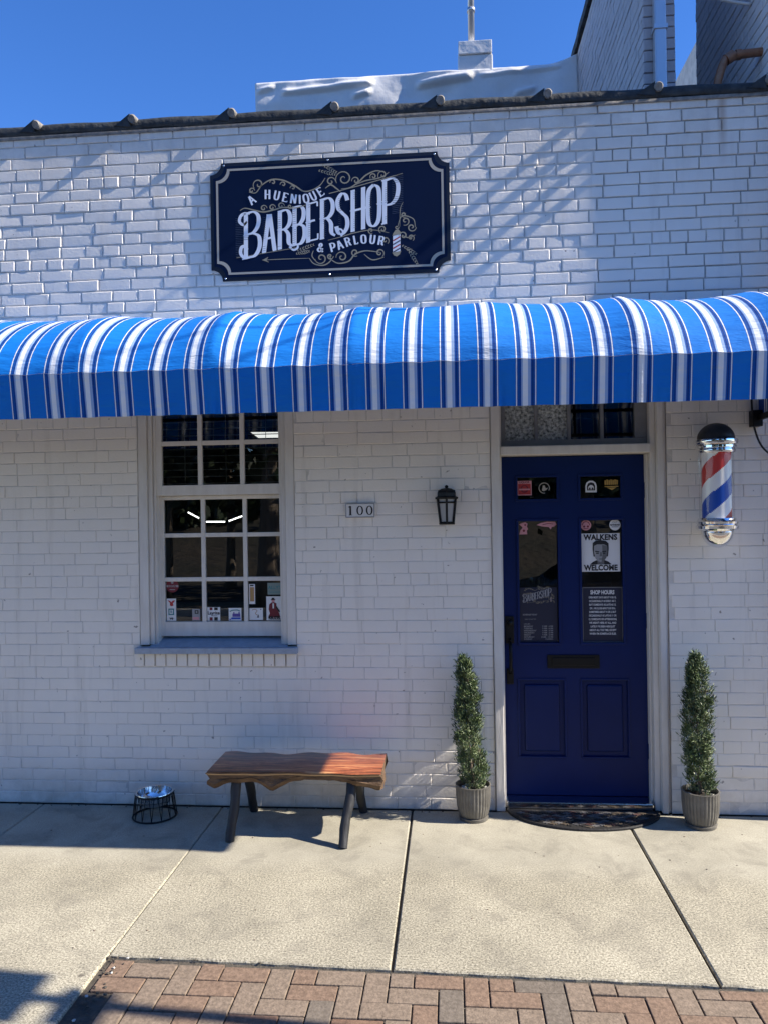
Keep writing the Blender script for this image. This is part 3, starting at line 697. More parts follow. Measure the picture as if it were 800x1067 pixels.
for q in PAN: mould(dl, q[0] - .010, q[1] + .010, q[2] - .010, q[3] + .010, .014, DY0 - .006, DY0 + .008)
door = dl.build('door', M['navy_door'], bld)
for q in LITE:
    p_ = MB(); p_.add([(q[0] - .004, .160, q[2] - .004), (q[1] + .004, .160, q[2] - .004), (q[1] + .004, .160, q[3] + .004), (q[0] - .004, .160, q[3] + .004)], [(0, 1, 2, 3)])
    p_.build('pane', M['glass'], door)
hd = MB(); hd.box(.345, .402, DY0 - .014, DY0, 1.055, 1.235, bev=.005); hd.box(.350, .395, DY0 - .012, DY0, .785, .89, bev=.005)
hd.smooth = True
hd.tube(catmull([(.374, DY0 - .01, 1.06), (.374, DY0 - .05, 1.04), (.374, DY0 - .062, .97), (.374, DY0 - .05, .89), (.374, DY0 - .008, .86)], 6), .011, 10)
hd.tube([(.374, DY0 - .03, 1.19), (.374, DY0 - .012, 1.19)], .020, 16); hd.box(.366, .382, DY0 - .055, DY0 - .01, 1.075, 1.085)
hd.build('handle', M['black_metal'], door)
ms = MB(); ms.box(.615, .953, DY0 - .007, DY0, .889, .979, bev=.004); ms.box(.645, .923, DY0 - .012, DY0 - .006, .908, .962, bev=.004); ms.build('mail_slot', M['black_metal'], door)
for z in (.35, 1.2, 2.05):
    hg = MB(); hg.smooth = True; hg.tube([(1.2555, DY0 - .004, z - .05), (1.2555, DY0 - .004, z + .05)], .006, 8); hg.build('hinge', M['navy_door'], door)
# ceiling lamps inside
for pts, lab in (([(-2.61, 2.5, 1.965), (-2.50, 2.5, 1.905)], 'short slanting white light bar at the left of the ceiling chevron'), ([(-2.46, 2.5, 1.868), (-2.235, 2.5, 1.865)], 'level white light bar in the middle of the ceiling chevron'), ([(-2.195, 2.5, 1.872), (-2.06, 2.5, 1.918)], 'slanting white light bar at the right of the ceiling chevron')):
    o = MB(); o.smooth = True; o.tube(pts, .0065, 8); o.build('ceiling_light', M['led'], None, lab, 'ceiling light', 'light bars inside the shop', loc=pts[0])
o = MB(); o.poly([(-1.83, 2.695), (-1.50, 2.69), (-1.50, 2.64), (-1.76, 2.642)], 2.0, 2.02); o.build('ceiling_light', M['led_panel'], None, 'flat white ceiling light panel behind the top right window panes', 'ceiling light', loc=(-1.66, 2.0, 2.66))

# ------------------------------------------------------------------ awning
AX0, AX1, AD, AZ0, AZB, AH = -4.35, 1.93, .975, 2.715, 2.478, .50
FAB = stripe_fabric('striped_awning_fabric', .19572, -2.3426 - AX0)
FAB_V = FAB
aw = thing('awning', 'bright blue and white striped barrel awning over the shop front', 'awning', (AX0, 0, AZB))
NA, NT = 330, 16
RIB = .747
def ribx(x): return ((x - (-2.01)) / RIB)
def sag(x):
    ph = ribx(x) % 1.0; return 0.030 * (math.sin(PI * ph) ** 0.8) * (1 + .35 * math.sin(math.floor(ribx(x)) * 2.1))
cn = MB(); vs = []
for i in range(NA + 1):
    x = AX0 + (AX1 - AX0) * i / NA; sg = sag(x)
    for k in range(NT + 1):
        t = (PI / 2) * k / NT; q = math.sin(2 * t) ** .7 if 0 < k < NT else 0
        wr = 0.004 * mnoise.noise(Vector((x * 7, t * 2.0, 3)))
        vs.append((x, -AD * math.cos(t) * (1 - sg * q / .6) + wr * q, AZ0 + AH * math.sin(t) * 1.0 - sg * (q * .9 + (.7 if k == NT else 0)) + wr * q - (.0 if k else .003 * math.sin(x * 32))))
W_ = NT + 1
cn.add(vs, [(i * W_ + k, (i + 1) * W_ + k, (i + 1) * W_ + k + 1, i * W_ + k + 1) for i in range(NA) for k in range(NT)])
cn.build('canopy', FAB, aw, smooth=True)
va = MB(); vs = []; NV = 6; NB = 760
for i in range(NB + 1):
    x = AX0 + (AX1 - AX0) * i / NB
    ph = ribx(x) % 1.0; d = min(ph, 1 - ph)
    pk = math.exp(-(d / .10) ** 2)
    for k in range(NV + 1):
        t = k / NV
        wv = 0.010 * t * mnoise.noise(Vector((x * 5.0, t * .8, 9))) + 0.007 * t * pk * math.sin(x * 120) + .004 * t * mnoise.noise(Vector((x * 22, t, 2)))
        vs.append((x, -AD - .003 + wv + .035 * t, AZ0 - .002 - .003 * math.sin(x * 32) - (AZ0 - AZB) * t + (0.0035 * math.sin((x + 2.34) / .19572 * 2 * PI) * t if k == NV else 0)))
W_ = NV + 1
va.add(vs, [(i * W_ + k, (i + 1) * W_ + k, (i + 1) * W_ + k + 1, i * W_ + k + 1) for i in range(NB) for k in range(NV)])
va.build('valance', FAB_V, aw, smooth=True)
M['end_fabric'] = mat('awning_end_fabric', (0.004, 0.055, 0.30), .8, vary=.1)
M['awning_white'] = mat('awning_white_line', (0.72, 0.74, 0.76), .8)
for xe, nm in ((AX1 - .002, 'end_panel'), (AX0 + .002, 'end_panel')):
    ep = MB(); pts = [(0.0, AZB + .02), (-AD, AZB + .01), (-AD, AZ0)] + [(-AD * math.cos(PI / 2 * k / 12), AZ0 + AH * math.sin(PI / 2 * k / 12)) for k in range(1, 13)]
    nn = len(pts); ep.add([(xe - .002, y, z) for y, z in pts] + [(xe + .002, y, z) for y, z in pts], [tuple(range(nn)), tuple(range(2 * nn - 1, nn - 1, -1))] + [(i, (i + 1) % nn, (i + 1) % nn + nn, i + nn) for i in range(nn)], 0)
    for yy in (-.10, -.13, -.32, -.54, -.76): ep.box(xe - .0045, xe - .003, yy - .006, yy + .006, AZB + .03, AZ0 + AH * math.sqrt(max(0, 1 - (yy / AD) ** 2)) - .01, m=1)
    ep.build(nm, [M['end_fabric'], M['awning_white']], aw)
fr_ = MB(); fr_.smooth = True
fr_.tube([(AX0, -AD + .075, AZB + .035), (AX1 - .03, -AD + .075, AZB + .035)], .013, 8)
fr_.tube([(AX0, -AD + .06, AZ0 - .01), (AX1 - .03, -AD + .06, AZ0 - .01)], .013, 8)
for k in range(-3, 6):
    x = -2.01 + RIB * k
    if not AX0 + .05 < x < AX1 - .05: continue
    fr_.tube([(x, -(AD - .03) * math.cos(PI / 2 * q / 10), AZ0 - .03 + (AH - .03) * math.sin(PI / 2 * q / 10)) for q in range(11)], .011, 8)
    fr_.tube([(x, -AD + .075, AZB + .035), (x, -AD + .06, AZ0)], .010, 8)
fr_.smooth = False
fr_.box(AX1 - .035, AX1 - .008, -AD + .02, -.005, AZB - .012, AZB + .022, m=0)
fr_.box(AX1 - .065, AX1 - .005, -.07, -.002, AZB - .05, AZB + .05, bev=.004)
fr_.build('frame', M['black_metal'], aw)
# black wire hanging at the awning's right end
o = MB(); o.smooth = True; o.tube(catmull([(1.87, -.04, 2.66), (1.868, -.05, 2.52), (1.885, -.05, 2.40), (1.93, -.04, 2.30), (2.02, -.03, 2.22), (2.055, -.03, 2.19)], 8), .006, 6); o.build('electric_wire', M['black_cable'], None, 'thin black wire hanging from the right end of the striped awning', 'wire', loc=(1.9, -.03, 2.3))

# ------------------------------------------------------------------ lettering tools
BUMPY = [0]
def next_off():
    BUMPY[0] = (BUMPY[0] + 1) % 14; return BUMPY[0] * 0.00012
def stroke(mb, pts, wd, T, m=0, taper=False):
    """flat ribbon; pts in 2-D, wd number or list, T maps (x, y, lift) to world"""
    n = len(pts); off = next_off(); vs = []
    ww = wd if isinstance(wd, list) else [wd] * n
    for i in range(n):
        a = pts[max(i - 1, 0)]; b = pts[min(i + 1, n - 1)]
        dx, dy = b[0] - a[0], b[1] - a[1]; l = math.hypot(dx, dy) or 1
        h = ww[i] / 2 * ((0.25 + 0.75 * math.sin(PI * (0.08 + 0.84 * i / max(1, n - 1)))) if taper else 1)
        vs.append(T(pts[i][0] - dy / l * h, pts[i][1] + dx / l * h, off)); vs.append(T(pts[i][0] + dy / l * h, pts[i][1] - dx / l * h, off))
    mb.add(vs, [(2 * i, 2 * i + 1, 2 * i + 3, 2 * i + 2) for i in range(n - 1)], m)
def fill(mb, pts, T, m=0):
    off = next_off(); mb.add([T(x, y, off) for x, y in pts], [tuple(range(len(pts)))], m)
GL = {   # glyph strokes in a unit box: (points, curved?)
 'A': [([(.10, 0), (.46, 1)], 0), ([(.90, 0), (.54, 1)], 0), ([(.24, .36), (.76, .36)], 0)],
 'B': [([(.22, 0), (.22, 1)], 0), ([(.22, .985), (.6, .985), (.84, .86), (.82, .66), (.58, .53), (.22, .53)], 1), ([(.5, .53), (.86, .42), (.90, .18), (.66, .015), (.22, .015)], 1)],
 'E': [([(.22, 0), (.22, 1)], 0), ([(.22, .98), (.86, .98), (.86, .86)], 0), ([(.22, .52), (.70, .52)], 0), ([(.22, .02), (.90, .02), (.90, .16)], 0)],
 'H': [([(.18, 0), (.18, 1)], 0), ([(.82, 0), (.82, 1)], 0), ([(.18, .5), (.82, .5)], 0)],
 'I': [([(.5, 0), (.5, 1)], 0)],
 'L': [([(.25, 0), (.25, 1)], 0), ([(.25, .02), (.9, .02), (.9, .2)], 0)],
 'N': [([(.16, 0), (.16, 1)], 0), ([(.16, 1), (.84, 0)], 0), ([(.84, 0), (.84, 1)], 0)],
 'O': [([(.5, 1), (.2, .88), (.14, .5), (.2, .12), (.5, 0), (.8, .12), (.86, .5), (.8, .88), (.5, 1)], 1)],
 'P': [([(.22, 0), (.22, 1)], 0), ([(.22, .985), (.64, .985), (.88, .82), (.84, .56), (.6, .42), (.22, .42)], 1)],
 'Q': [([(.5, 1), (.2, .88), (.12, .5), (.2, .12), (.5, 0), (.8, .12), (.88, .5), (.8, .88), (.5, 1)], 1), ([(.5, .12), (.72, -.02), (.98, -.16)], 1)],
 'R': [([(.20, 0), (.20, 1)], 0), ([(.20, .985), (.6, .985), (.82, .84), (.80, .62), (.56, .5), (.20, .5)], 1), ([(.48, .5), (.72, .34), (.76, .1), (.98, .0)], 1)],
 'S': [([(.84, .80), (.72, .95), (.46, 1), (.2, .86), (.24, .66), (.5, .52), (.8, .36), (.82, .14), (.54, 0), (.26, .04), (.12, .22)], 1)],
 'U': [([(.18, 1), (.18, .3), (.3, .06), (.5, 0), (.7, .06), (.82, .3), (.82, 1)], 2)],
 '&': [([(.95, .0), (.35, .62), (.30, .85), (.48, 1), (.66, .86), (.60, .66), (.2, .38), (.12, .16), (.36, 0), (.66, .12), (.86, .45)], 1)],
}
SER = {'A': [(.10, 0), (.90, 0)], 'B': [(.16, 0), (.16, 1)], 'E': [(.2, 0), (.2, 1)], 'H': [(.18, 0), (.18, 1), (.82, 0), (.82, 1)], 'I': [(.5, 0), (.5, 1)], 'L': [(.25, 0), (.25, 1)], 'N': [(.16, 0), (.16, 1), (.84, 1)],
       'P': [(.2, 0), (.2, 1)], 'R': [(.2, 0), (.2, 1)], 'U': [(.18, 1), (.82, 1)]}
def glyph(mb, chx, P, thick, thin, T, m=0, serif=.16, spur=False):
    """P maps unit box to 2-D art space; nib widths follow stroke direction"""
    for pts, cv in GL.get(chx, []):
        pp_ = catmull(pts, 6) if cv else [(pts[i][0] + (pts[i + 1][0] - pts[i][0]) * k / 4, pts[i][1] + (pts[i + 1][1] - pts[i][1]) * k / 4) for i in range(len(pts) - 1) for k in range(4)] + [pts[-1]]
        q = [P(*p) for p in pp_]; ww = []
        for i in range(len(q)):
            a = q[max(i - 1, 0)]; b = q[min(i + 1, len(q) - 1)]; l = math.hypot(b[0] - a[0], b[1] - a[1]) or 1
            ww.append(thin + (thick - thin) * (abs(b[1] - a[1]) / l) ** 1.3)
        if cv == 0 and len(pts) == 3:
            q = [P(*p) for p in pts]; stroke(mb, q[:2], thin, T, m); stroke(mb, q[1:], thin, T, m); continue
        stroke(mb, q, ww, T, m)
    for (u, v) in SER.get(chx, []):
        a = P(u - serif, v); b = P(u + serif, v); stroke(mb, [a, b], thin * .9, T, m)
    if spur:
        for (u, v) in ([(.22, .5)] if chx in 'BERP' else [(.18, .5), (.82, .5)] if chx == 'H' else [(.14, .5), (.86, .5)] if chx == 'O' else []):
            c = P(u, v); k = thick; fill(mb, [(c[0] - k * .75, c[1]), (c[0], c[1] - k * .5), (c[0] + k * .75, c[1]), (c[0], c[1] + k * .5)], T, m)
def spiral(c, r, a0, turns, d=1, n=26, rin=.12):
    return [(c[0] + r * (1 - (1 - rin) * k / n) * math.cos(a0 + d * turns * 2 * PI * k / n), c[1] + r * (1 - (1 - rin) * k / n) * math.sin(a0 + d * turns * 2 * PI * k / n)) for k in range(n + 1)]
def path_word(mb, word, base, h, ws, thick, thin, T, m, gap=.25):
    pth = catmull(base, 10); d = [0]
    for a, b in zip(pth[:-1], pth[1:]): d.append(d[-1] + math.hypot(b[0] - a[0], b[1] - a[1]))
    adv = [0.0]; wd = []
    for chx in word:
        wch = {' ': .45, 'I': .38, 'L': .62, '&': .85}.get(chx, .80) * h * ws; wd.append(wch); adv.append(adv[-1] + wch + gap * h)
    tot = adv[-1] - gap * h; k = d[-1] / tot
    def at(s):
        s = max(0, min(d[-1] - 1e-6, s)); i = max(j for j in range(len(d)) if d[j] <= s); i = min(i, len(pth) - 2)
        t = (s - d[i]) / (d[i + 1] - d[i] or 1); return pth[i][0] + (pth[i + 1][0] - pth[i][0]) * t, pth[i][1] + (pth[i + 1][1] - pth[i][1]) * t
    for j, chx in enumerate(word):
        if chx == ' ': continue
        s0, s1 = adv[j] * k, (adv[j] + wd[j]) * k; a, b = at(s0), at(s1)
        ux, uy = b[0] - a[0], b[1] - a[1]; l = math.hypot(ux, uy) or 1; nx, ny = uy / l * h, -ux / l * h
        glyph(mb, chx, lambda u, v: (a[0] + ux * u + nx * v, a[1] + uy * u + ny * v), thick, thin, T, m, serif=.15)

def sheet_logo(mb, T, MW, MG, MH, hatch=True, full=True, pole=True):
    """the shop's lettering in the art space of the sign (x right, y down)"""
    top = lambda x: 225 - .280 * (x - 221); bot = lambda x: 333 - .245 * (x - 221)
    if hatch:
        for k in range(22):
            y = 238 + k * 5.2; stroke(mb, [(122 + .05 * k, y), (160, y - 2)], 1.1, T, MH)
        for k in range(22):
            y = 112 + k * 5.2; stroke(mb, [(575, y + 2), (606, y - 3)], 1.1, T, MH)
        for i in range(9):
            xa = 205 + i * 44
            for k in range(18):
                y = top(xa) + 6 + k * 6.0
                if y < bot(xa) - 4: stroke(mb, [(xa - 3, y), (xa + 6, y - 2)], .8, T, MH)
        stroke(mb, [(125, 352), (300, 322)], 1.6, T, MG); stroke(mb, [(395, 165), (480, 143), (604, 108)], 2.4, T, MG)
    if full:
        S_ = lambda p, wd: stroke(mb, p, wd, T, MG, taper=True)
        for pts, wd in (([(162, 160), (182, 162), (200, 140), (228, 124), (262, 126), (296, 142), (322, 158), (348, 154), (370, 140), (384, 120)], 4), ([(136, 214), (150, 207), (178, 213), (205, 218), (235, 212), (262, 205), (300, 206), (328, 198)], 4),
                        ([(384, 150), (400, 140), (416, 150), (428, 160)], 4), ([(430, 152), (456, 148), (480, 132), (502, 112), (530, 100), (552, 104)], 4), ([(470, 140), (500, 128), (540, 120), (566, 104)], 3.5),
                        ([(204, 358), (260, 355), (338, 352)], 2), ([(338, 352), (352, 368), (380, 372), (400, 358), (394, 342)], 3.5), ([(394, 350), (420, 366), (452, 360), (470, 340), (500, 330), (540, 334)], 4),
                        ([(350, 330), (346, 345), (356, 360)], 3), ([(590, 262), (600, 232), (616, 230), (636, 240), (640, 262)], 3), ([(604, 286), (622, 292), (640, 284)], 3), ([(496, 340), (520, 356), (552, 348)], 3),
                        ([(392, 300), (430, 290), (470, 278), (520, 270), (566, 278)], 2.5), ([(596, 262), (598, 210), (606, 190)], 2)):
            S_(catmull(pts, 6), wd)
        for c, r, a, tn, d in (((190, 138), 17, 2.4, 1.2, 1), ((170, 156), 9, 0, 1.1, -1), ((232, 132), 9, 3, 1, 1), ((262, 138), 9, 3, 1, 1), ((290, 148), 8, 3, 1, 1), ((205, 207), 10, 0, 1.2, -1), ((230, 205), 10, 0, 1.2, -1), ((256, 200), 10, 0, 1.2, -1), ((282, 202), 8, 0, 1.1, 1),
                               ((438, 122), 25, 2.6, 1.5, 1), ((400, 130), 14, 0, 1.2, -1), ((472, 128), 12, 3, 1.2, 1), ((548, 112), 14, 2.5, 1.2, 1), ((522, 116), 10, 2.5, 1.2, 1), ((372, 352), 18, 3, 1.3, -1), ((432, 348), 17, 3, 1.3, 1), ((398, 346), 10, 0, 1.2, 1),
                               ((470, 335), 12, 1, 1.2, 1), ((548, 268), 12, 2, 1.3, 1), ((556, 300), 11, 1, 1.2, -1), ((540, 336), 13, 1, 1.3, -1), ((612, 244), 13, 2, 1.2, -1), ((630, 262), 13, 0, 1.3, 1), ((606, 286), 12, 3, 1.2, 1), ((628, 292), 10, 1, 1.2, -1), ((515, 272), 9, 1, 1.2, 1), ((608, 226), 8, 1, 1.2, 1)):
            S_(spiral(c, r, a, tn, d), 3.8)
        for (c, ang, L_) in (((395, 92), .5, 44), ((388, 104), .25, 46), ((326, 322), -.35, 48), ((632, 345), 1.0, 46), ((622, 326), .55, 44), ((318, 336), -.2, 36)):
            for k in range(7):
                t = k / 6 - .5; x = c[0] + L_ * t * math.cos(ang); y = c[1] + L_ * t * math.sin(ang); s = 6.5 * (1 - abs(t))
                for sg in (1, -1):
                    b = ang + sg * .9; stroke(mb, [(x, y), (x + s * .6 * math.cos(b), y + s * .6 * math.sin(b)), (x + s * 1.6 * math.cos(b - sg * .3), y + s * 1.6 * math.sin(b - sg * .3))], [1.0, 3.0, .6], T, MG)
        stroke(mb, [(218, 350), (203, 358), (220, 364)], 2, T, MG); fill(mb, [(200, 358), (218, 352), (213, 358), (219, 364)], T, MG)
    # BARBERSHOP
    boxes = [('B', 140, 199), ('A', 202, 241), ('R', 243, 290), ('B', 286, 328), ('E', 326, 367), ('R', 365, 414), ('S', 411, 455), ('H', 455, 502), ('O', 500, 546), ('P', 541, 598)]
    def P_for(x0, x1, ext=0, up=0):
        return lambda u, v: (x0 + (x1 - x0) * u, bot(x0 + (x1 - x0) * u) + ext - (bot(x0 + (x1 - x0) * u) + ext - top(x0 + (x1 - x0) * u) + up) * v)
    for i, (chx, x0, x1) in enumerate(boxes):
        ext = 4 if i == 0 else 0; up = 22 if i == 0 else (5 if i == 9 else 0)
        glyph(mb, chx, P_for(x0, x1, ext, up), 12.2, 4.6, T, MW, serif=.13, spur=True)
    stroke(mb, catmull([(164, 224), (150, 222), (138, 230), (134, 246), (146, 256), (156, 246)], 6), [4 + 5 * math.sin(PI * k / 30) for k in range(31)], T, MW)
    stroke(mb, catmull([(172, 348), (150, 352), (138, 340), (140, 322), (152, 318), (158, 328)], 6), [5 + 5 * math.sin(PI * k / 30) for k in range(31)], T, MW)
    stroke(mb, spiral((424, 276), 13, 1.2, 1.1, -1), 5, T, MW); stroke(mb, catmull([(280, 318), (292, 328), (304, 322), (304, 312)], 6), 6, T, MW)
    if pole:
        fill(mb, [(577, 287), (598, 282), (598, 330), (577, 335)], T, MW)
        for k in range(4):
            y = 296 + k * 11; stroke(mb, [(577.5, y + 5), (597.5, y - 7)], 3.6, T, MH if k % 2 else MG + 3)
        fill(mb, [(575, 287), (600, 281), (598, 275), (592, 268), (584, 270), (578, 279)], T, MG); fill(mb, [(575, 335), (600, 330), (596, 340), (588, 346), (580, 343)], T, MG); stroke(mb, spiral((588, 262), 6, 0, 1), 2.6, T, MG)

# ------------------------------------------------------------------ wall sign
sg_ = thing('shop_sign', 'navy rectangular shop sign with scooped corners and ornate white lettering on the brick wall', 'sign', (-.763, -.03, 3.868))
SX0, SX1, SZ0, SZ1, SR = -1.551, .025, 3.478, 4.258, .076
def scoop(x0, x1, z0, z1, r, n=8):
    P = []
    for (cx, cz, a0) in ((x0, z0, PI / 2), (x1, z0, PI), (x1, z1, 3 * PI / 2), (x0, z1, 2 * PI)):
        for k in range(n + 1):
            a = a0 - (PI / 2) * k / n; P.append((cx + r * math.cos(a), cz + r * math.sin(a)))
    return P
q = MB(); q.poly(scoop(SX0, SX1, SZ0, SZ1, SR), -.0140, -.0005, 0); q.build('backing', M['sign_edge'], sg_)
q = MB(); q.poly(scoop(SX0 + .022, SX1 - .022, SZ0 + .022, SZ1 - .022, SR), -.0150, -.0138, 0); q.build('panel', M['sign_navy'], sg_)
q = MB(); A_ = scoop(SX0 + .040, SX1 - .040, SZ0 + .040, SZ1 - .040, SR); B_ = scoop(SX0 + .054, SX1 - .054, SZ0 + .054, SZ1 - .054, SR + .003)
nn = len(A_); q.add([(x, -.0158, z) for x, z in A_] + [(x, -.0158, z) for x, z in B_], [(i, (i + 1) % nn, (i + 1) % nn + nn, i + nn) for i in range(nn)]); q.build('border', M['sign_tan'], sg_)
def TS(x, y, off): return (-.748405 + .002282 * (x - 400) - .000035 * (y - 235), -.0158 - off, 3.862267 - .00011 * (x - 400) - .002261 * (y - 235))
q = MB()
sheet_logo(q, TS, 0, 1, 2)
path_word(q, 'A HUENIQUE', [(170, 198), (190, 184), (212, 179), (236, 181), (262, 187), (286, 192), (306, 194), (330, 192), (354, 184), (384, 166)], 25, .72, 5.8, 2.6, TS, 0, .24)
path_word(q, '& PARLOUR', [(360, 332), (388, 335), (412, 331), (436, 322), (458, 314), (484, 309), (512, 308), (550, 314)], 24, .78, 5.8, 2.6, TS, 0, .24)
q.build('lettering', [M['sign_white'], M['sign_gold'], M['sign_grey'], M['white'], M['red']], sg_)
for x, z in ((SX0 + .095, SZ1 - .016), (SX1 - .095, SZ1 - .016), (SX0 + .095, SZ0 + .016), (SX1 - .095, SZ0 + .016), (-.763, SZ1 - .016), (-.763, SZ0 + .016)): q = MB(); q.smooth = True; q.tube([(x, -.018, z), (x, -.013, z)], .006, 10); q.build('screw', M['steel'], sg_)

# ------------------------------------------------------------------ text through the built-in font
def text_mesh(s, size, cx, cz, y, m, mb, align='CENTER', off=0.0, sx=1.0, space=1.0):
    cu_ = bpy.data.curves.new('t', 'FONT'); cu_.body = s; cu_.size = size; cu_.align_x = align; cu_.align_y = 'CENTER'; cu_.offset = off; cu_.space_character = space; cu_.resolution_u = 3
    ob = bpy.data.objects.new('t', cu_); col.objects.link(ob)
    bpy.context.view_layer.update()
    me = bpy.data.meshes.new_from_object(ob.evaluated_get(bpy.context.evaluated_depsgraph_get()))
    vs = [(cx + v.co.x * sx, y, cz + v.co.y) for v in me.vertices]; fs = [tuple(p.vertices) for p in me.polygons]
    mb.add(vs, fs, m)
    bpy.data.objects.remove(ob); bpy.data.curves.remove(cu_); bpy.data.meshes.remove(me)

# house number plaque
hn = thing('house_number', 'small white plaque reading 100 in black beside the window', 'house number', (-.587, -.01, 1.946))
q = MB(); q.box(-.680, -.494, -.016, -.001, 1.902, 1.991, bev=.004); q.build('plate', M['trim'], hn)
q = MB(); mould(q, -.682, -.492, 1.900, 1.993, .006, -.019, -.010)
q.build('rim', M['grey'], hn)
q = MB()
def TN(x, y, off): return (x, -.0168 - off, y)
stroke(q, [(-.649, 1.917), (-.649, 1.976)], .011, TN); stroke(q, [(-.660, 1.968), (-.649, 1.976)], .006, TN); stroke(q, [(-.659, 1.918), (-.639, 1.918)], .004, TN); q.build('digit', M['black'], hn)
for cx in (-.587, -.525):
    q = MB()
    P = [(cx + .017 * math.cos(t), 1.9465 + .028 * math.sin(t)) for t in [k * 2 * PI / 28 for k in range(29)]]
    stroke(q, P, [.004 + .006 * abs(math.cos(k * 2 * PI / 28)) for k in range(29)], TN); q.build('digit', M['black'], hn)

# ------------------------------------------------------------------ wall lantern
lt = thing('wall_lantern', 'black coach lantern with frosted glass on the brick wall left of the door', 'wall lamp', (-.026, -.0, 1.98))
LXc, LY = -.026, -.095
q = MB(); q.box(LXc - .055, LXc + .055, -.02, -.002, 1.95, 2.07, bev=.006); q.box(LXc - .015, LXc + .015, LY, -.018, 2.035, 2.062, bev=.003); q.build('back_plate', M['black_metal'], lt)
q = MB()
def ring4(h, z, n=6): return [(LXc + h * math.cos(PI / 6 + k * PI / 3), LY + h * math.sin(PI / 6 + k * PI / 3), z) for k in range(6)]
def loft(mb, secs, m=0):
    vs = []; fs = []
    for h, z in secs: vs += ring4(h, z)
    for i in range(len(secs) - 1):
        for k in range(6): fs.append((i * 6 + k, i * 6 + (k + 1) % 6, (i + 1) * 6 + (k + 1) % 6, (i + 1) * 6 + k))
    fs.append(tuple(range(5, -1, -1))); fs.append(tuple((len(secs) - 1) * 6 + k for k in range(6))); mb.add(vs, fs, m)
loft(q, [(.082, 2.010), (.084, 2.020), (.066, 2.028), (.066, 2.050), (.058, 2.064), (.036, 2.076), (.012, 2.080)])
q.smooth = True; q.lathe([(.006, 2.078), (.011, 2.085), (.011, 2.093), (.004, 2.099)], (LXc, LY, 0), 12); q.build('hood', M['black_metal'], lt)
q = MB()
for k in range(6):
    a = PI / 6 + k * PI / 3; b = a + PI / 3
    q.tube([(LXc + .066 * math.cos(a), LY + .066 * math.sin(a), 2.012), (LXc + .048 * math.cos(a), LY + .048 * math.sin(a), 1.862)], 0.0085, 6)
    r_ = .063; q.tube([(LXc + r_ * math.cos(a), LY + r_ * math.sin(a), 1.988), (LXc + r_ * math.cos(b), LY + r_ * math.sin(b), 1.988)], .006, 6)
loft(q, [(.056, 1.848), (.058, 1.858), (.050, 1.866)])
q.build('cage', M['black_metal'], lt)
q = MB(); loft(q, [(.044, 1.867), (.060, 2.010)]); q.build('lamp_glass', M['lamp_glass'], lt)

# ------------------------------------------------------------------ barber pole
bp_ = thing('barber_pole', 'chrome barber pole with red, white and blue stripes right of the door', 'barber pole', (1.612, 0, 2.05))
PX, PY = 1.613, -.155
q = MB(); q.smooth = True
NS, NZ = 64, 60; vs = []; fs = []; ms_ = []
z0, z1, rr = 1.855, 2.275, .084
q2 = MB(); q2.smooth = True
for i in range(NZ + 1):
    for k in range(NS): t = 2 * PI * k / NS; vs.append((PX + rr * math.cos(t), PY + rr * math.sin(t), z0 + (z1 - z0) * i / NZ))
for i in range(NZ):
    for k in range(NS):
        zc = (i + .5) / NZ * (z1 - z0); a = (k + .5) / NS
        # stripes climb from left to right as seen from the street
        ph = (zc / .42 - a * 1.0 + .055) % 1.0
        mi = 0
        if .03 < ph < .30: mi = 1
        elif .53 < ph < .80: mi = 2
        q2.add([], [], 0); fs.append((i * NS + k, i * NS + (k + 1) % NS, (i + 1) * NS + (k + 1) % NS, (i + 1) * NS + k)); ms_.append(mi)
b0 = len(q2.v); q2.v.extend(vs)
for fc, mi in zip(fs, ms_): q2.f.append(fc); q2.mi.append(mi); q2.sm.append(True)
q2.build('striped_cylinder', [M['pole_white'], M['pole_red'], M['pole_blue']], bp_)
q.lathe([(.100, 1.86), (.100, 2.275)], (PX, PY, 0), 48, closed=True); q.build('glass_tube', M['pole_glass'], bp_)
q = MB(); q.smooth = True; q.lathe([(.098, 2.262), (.108, 2.262), (.112, 2.275), (.108, 2.288), (.118, 2.292), (.118, 2.303), (.110, 2.306), (.124, 2.312), (.128, 2.325), (.126, 2.340), (.112, 2.346)], (PX, PY, 0), 48)
auto_smooth(q.build('upper_collar', M['chrome'], bp_), 35)
q = MB(); q.lathe([(.112, 2.344)] + [(.108 * math.cos(t), 2.346 + .098 * math.sin(t)) for t in [k * PI / 2 / 12 for k in range(13)]], (PX, PY, 0), 40); q.build('dome', M['black_cap'], bp_, smooth=True)
q = MB(); q.lathe([(.088, 1.79), (.112, 1.792), (.122, 1.802), (.124, 1.818), (.112, 1.826), (.121, 1.832), (.124, 1.845), (.112, 1.854), (.108, 1.866), (.098, 1.868)], (PX, PY, 0), 48); auto_smooth(q.build('lower_collar', M['chrome'], bp_), 35)
q = MB(); q.lathe([(.094 * math.sin(t) + 1e-5, 1.792 - .108 * math.cos(t)) for t in [k * PI / 2 / 14 for k in range(15)]], (PX, PY, 0), 48); q.build('lower_dome', M['chrome'], bp_, smooth=True)
q = MB(); q.box(PX - .03, PX + .03, PY + .09, -.001, 2.29, 2.335, bev=.003); q.box(PX - .03, PX + .03, PY + .09, -.001, 1.80, 1.845, bev=.003); q.box(PX - .03, PX + .03, -.012, -.0005, 1.76, 2.37, bev=.003); q.build('bracket', M['chrome'], bp_)

